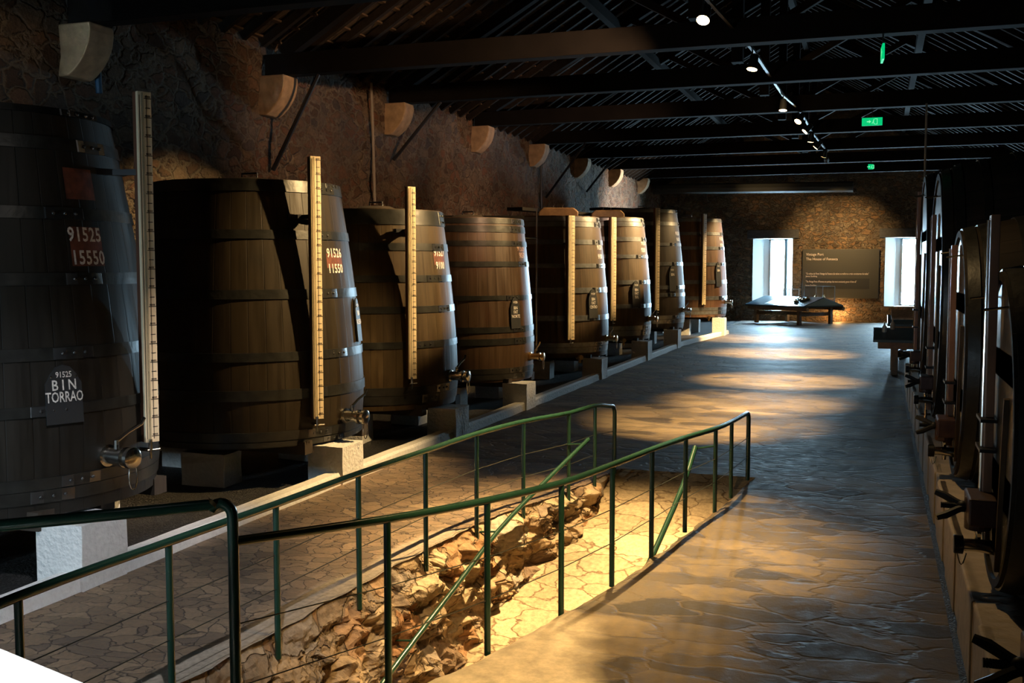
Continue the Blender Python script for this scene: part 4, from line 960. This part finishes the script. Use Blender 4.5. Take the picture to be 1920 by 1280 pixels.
# near post that bends over into the rail running to the left
ztop = rowz(938, NP.x, NP.y)
L0 = atz(0, 985, ztop - 0.02); L1 = atz(398, 946, ztop - 0.015)
dd = (L1 - NP); dd.z = 0; dd.normalize()
top = [Vector((NP.x, NP.y, 0.0)), Vector((NP.x, NP.y, ztop - 0.09))] + [Vector((NP.x, NP.y, ztop - 0.08)) + dd * 0.055 * (1 - math.cos(k * PI / 10)) + Vector((0, 0, 0.07 * math.sin(k * PI / 10))) for k in range(1, 9)]
MB().tube([inv @ p for p in top], 0.0265, 14).build('post', 'green', root, smooth=True)
ext = L0 + (L0 - L1) * 0.6
MB().tube([inv @ ext, inv @ L0, inv @ L1], 0.027, 14).build('landing_rail', 'green', root, smooth=True)
MB().tube([inv @ L1, inv @ (L1 + (L1 - L0).normalized() * 0.012 + Vector((0, 0, 0.012)))], 0.031, 14).build('rail_collar', 'brass', root, smooth=True)
# right sloping handrail
A = Vector((-1.60, 9.86, 0)); A.z = rowz(838, A.x, A.y)
pts = [A, A + Vector((-0.06, -0.75, -0.42)), A + Vector((-0.24, -3.0, -1.2)), A + Vector((-0.6, -4.6, -1.7))]
root3 = empty('ramp_handrail', (A.x, A.y, 0), 'green sloping handrail on the right side of the ramp, under the right railing', 'handrail', 'sloping ramp handrails')
iv3 = Matrix.Translation(-root3.location)
MB().tube([iv3 @ p for p in smoothpath(pts, 4)], 0.024, 12).build('hand_rail', 'green', root3, smooth=True)
MB().tube([iv3 @ (A + Vector((0, -0.03, -0.01))), iv3 @ Vector((-1.46, 10.09, A.z - 0.02))], 0.009, 6).build('bracket', 'green', root3)

# white parapet corner at the bottom left, close to the camera
pz = 1.0
a = atz(0, 1210, pz); b = atz(170, 1280, pz); dn = (b - a).normalized(); a2 = a - dn * 1.2; b2 = b + dn * 0.02
q = Vector((-dn.y, dn.x, 0));
if q.dot(-a) < 0: q = -q
mb = MB(); poly = [a2, b2, b2 + q * 0.5, a2 + q * 0.5]
mb.mesh([Vector((p.x, p.y, pz)) for p in poly] + [Vector((p.x, p.y, 0)) for p in poly], [(0, 1, 2, 3), (7, 6, 5, 4), (0, 4, 5, 1), (1, 5, 6, 2), (2, 6, 7, 3), (3, 7, 4, 0)])
tag(mb.build('parapet', 'lime', bevel=0.02), 'bright white parapet corner at the bottom left', 'parapet')

# ------------------------------------------------------------------ information panel on the far wall
pc = Vector((-1.50, YF - 0.12, 2.05)); root = empty('information_panel', pc, 'large olive information panel with white text on the far wall between the windows', 'panel')
PW, PH = 3.16, 2.12
MB().box((0, 0, 0), (PW, 0.10, PH)).build('panel_board', 'panel', root, bevel=0.03)
MB().box((-0.1, -0.056, -0.42), (PW * 0.82, 0.004, 0.44)).build('panel_band', 'panel_dark', root)
def line(body, size, x, z, sx=1.0, name='panel_text'):
    v, f = textmesh(body, size, 'LEFT', sx=sx); mb = MB(); mb.mesh([(x + a, -0.062, z + b) for a, b in v], f); mb.build(name, 'print', root)
line('Vintage Port', 0.16, -1.42, 0.83, 0.9); line('The House of Fonseca', 0.16, -1.42, 0.63, 0.9)
line('\u201cOs vinhos do Porto Vintage da Fonseca s\u00e3o talvez os melhores e mais consistentes de todos\u201d', 0.125, -1.42, 0.0, 0.54)
line('James Suckling', 0.09, -1.42, -0.11, 0.9)
line('\u201cThe Vintage Ports of Fonseca are perhaps the most consistently great of them all\u201d', 0.12, -1.42, -0.34, 0.52)
line('James Suckling', 0.085, -1.42, -0.50, 0.9)

# ------------------------------------------------------------------ display tables
def table(c, rz, L, W, lab, hz=0.78, rise=0.34, group=None):
    root = empty('display_table', (c[0], c[1], 0), lab, 'table', 'display tables', rz)
    mb = MB(); h = W / 2
    mb.prism([(-h, 0), (0, rise), (h, 0), (h, -0.06), (-h, -0.06)], -L / 2, L / 2, lambda u, v, w_: (w_, u, hz + v)); mb.build('desk_top', 'desk', root, bevel=0.01)
    for s in (-1, 1):
        mb = MB(); mb.bar((-L / 2 + 0.1, s * (h - 0.12), hz - 0.13), (L / 2 + 0.10, s * (h - 0.12), hz - 0.13), 0.10, 0.14); mb.build('apron', 'deskwood', root)
        mb = MB(); mb.prism([(-0.09, 0), (0, 0.09), (0.09, 0), (0, -0.09)], L / 2 + 0.10, L / 2 + 0.115, lambda u, v, w_: (w_, s * (h - 0.12) + u, hz - 0.13 + v)); mb.build('apron_end', 'deskend', root)
        for t in (-1, 1):
            MB().box((t * (L / 2 - 0.45), s * (h - 0.25), (hz - 0.1) / 2), (0.14, 0.14, hz - 0.1)).build('leg', 'deskwood', root, bevel=0.01)
    for t in (-1, 1): MB().bar((t * (L / 2 - 0.45), -h + 0.25, 0.42), (t * (L / 2 - 0.45), h - 0.25, 0.42), 0.08, 0.14).build('stretcher', 'deskwood', root)
    MB().bar((-L / 2 + 0.45, 0, 0.42), (L / 2 - 0.45, 0, 0.42), 0.08, 0.14).build('stretcher', 'deskwood', root)
    # pale gable sheet and printed sheets on the slopes
    mb = MB(); mb.mesh([(L / 2 + 0.012, -h + 0.1, hz), (L / 2 + 0.012, h - 0.1, hz), (L / 2 + 0.012, 0, hz + rise - 0.02)], [(0, 1, 2)]); mb.build('end_panel', 'deskpage', root)
    for k in range(3):
        x0 = -L / 2 + 0.15 + k * 0.85; mb = MB(); sl = rise / h
        mb.mesh([(x0, -h + 0.12, hz + 0.12 * sl + 0.008), (x0 + 0.78, -h + 0.12, hz + 0.12 * sl + 0.008), (x0 + 0.78, -0.08, hz + rise - 0.08 * sl + 0.008), (x0, -0.08, hz + rise - 0.08 * sl + 0.008)], [(0, 1, 2, 3)])
        mb.build('display_sheet', 'deskpage' if k == 1 else 'desk', root)
    return root
def vitrine(c, rz, w_, d_, h, z, lab):
    root = empty('vitrine', (c[0], c[1], z), lab, 'display case', 'clear display cases', rz)
    mb = MB()
    x, y = w_ / 2, d_ / 2; mb.mesh([(-x, -y, 0), (x, -y, 0), (x, y, 0), (-x, y, 0), (-x, -y, h), (x, -y, h), (x, y, h), (-x, y, h)], [(0, 1, 5, 4), (1, 2, 6, 5), (2, 3, 7, 6), (3, 0, 4, 7), (4, 5, 6, 7)]); mb.build('glass_case', 'vitrine', root)
    mb = MB()
    for s in (-1, 1):
        for t in (-1, 1): mb.box((s * w_ / 2, t * d_ / 2, h / 2), (0.018, 0.018, h))
        mb.box((0, s * d_ / 2, h), (w_, 0.018, 0.018)); mb.box((s * w_ / 2, 0, h), (0.018, d_, 0.018))
    mb.build('case_edge', 'vitrine_edge', root)
def bottle(c, z, s, lab, m='artefact'):
    o = MB().lathe([(0.045 * s, 0), (0.05 * s, 0.02 * s), (0.05 * s, 0.17 * s), (0.018 * s, 0.22 * s), (0.018 * s, 0.29 * s)], 14).build('bottle', m, smooth=True); o.location = (c[0], c[1], z); tag(o, lab, 'bottle', 'small bottles on the display tables')
# corner points of the big table: near (-2.75,43.2), left (-5.4,45.4), right (-1.2,45.0)
tc_ = ((-5.35 + -1.2) / 2, (45.35 + 45.05) / 2); rz_ = math.atan2(43.2 - 45.35, -2.75 + 5.35)
table((tc_[0], tc_[1] - 0.35), rz_, 3.3, 2.3, 'wide grey-blue sloping display table in front of the far left window')
ca, sa = math.cos(rz_), math.sin(rz_)
def tl(u, v): return (tc_[0] + u * ca - v * sa, tc_[1] - 0.35 + u * sa + v * ca)
vitrine(tl(0.9, 0.55), rz_, 1.0, 0.7, 0.62, 0.93, 'larger clear case standing on the wide table before the panel')
vitrine(tl(-1.0, 0.6), rz_, 0.9, 0.6, 0.45, 0.95, 'smaller clear case on the wide table before the left window')
TL_ = []
for k in range(5):
    a_, b_ = random.uniform(0.3, 1.1), random.uniform(-0.75, -0.25)
    p = tl(a_, b_); zz = 0.78 + 0.34 * (1 - abs(b_) / 1.15)
    mb = MB(); mb.lathe([(0.05, 0), (0.10, 0.02), (0.11, 0.06), (0.03, 0.10), (0.04, 0.14)], 10); o = mb.build('cellar_tool', 'artefact', smooth=True); o.location = (*p, zz); o.rotation_euler = (0, 0, k)
    TL_.append((p[0], o))
for (x_, o), n_ in zip(sorted(TL_, key=lambda q_: q_[0]), ('leftmost', 'second from the left', 'middle', 'second from the right', 'rightmost')): tag(o, 'small bronze coloured cellar tool on the wide display table, %s of five' % n_, 'tool', 'bronze tools on the wide table')
bottle(tl(0.75, 0.5), 0.95, 1.1, 'small bottle inside the larger clear case'); bottle(tl(1.15, 0.55), 0.95, 0.9, 'brass object shaped like a bottle at the right of the larger clear case', 'brass')
# tables on the right by the second window, partly hidden by the lying casks
table((1.05, 24.6), 0.0, 2.2, 1.6, 'display table with pale wooden legs beyond the lying casks on the right', 0.78, 0.22)
table((1.6, 31.2), 0.0, 2.6, 1.6, 'second display table farther back in front of the right window', 0.78, 0.22)
o = MB().box((0, 0, 0), (0.9, 0.7, 0.05)).build('open_book', 'deskend'); o.location = (0.85, 31.0, 1.02); o.rotation_euler = (0.3, 0, 0); tag(o, 'pale open book propped on the farther right table', 'book')
bottle((0.35, 24.5), 0.92, 1.0, 'small pale bottle on the nearer right table', 'deskend'); bottle((0.18, 24.3), 0.86, 1.0, 'clear tumbler shaped bottle at the left edge of the nearer right table', 'vitrine_edge')
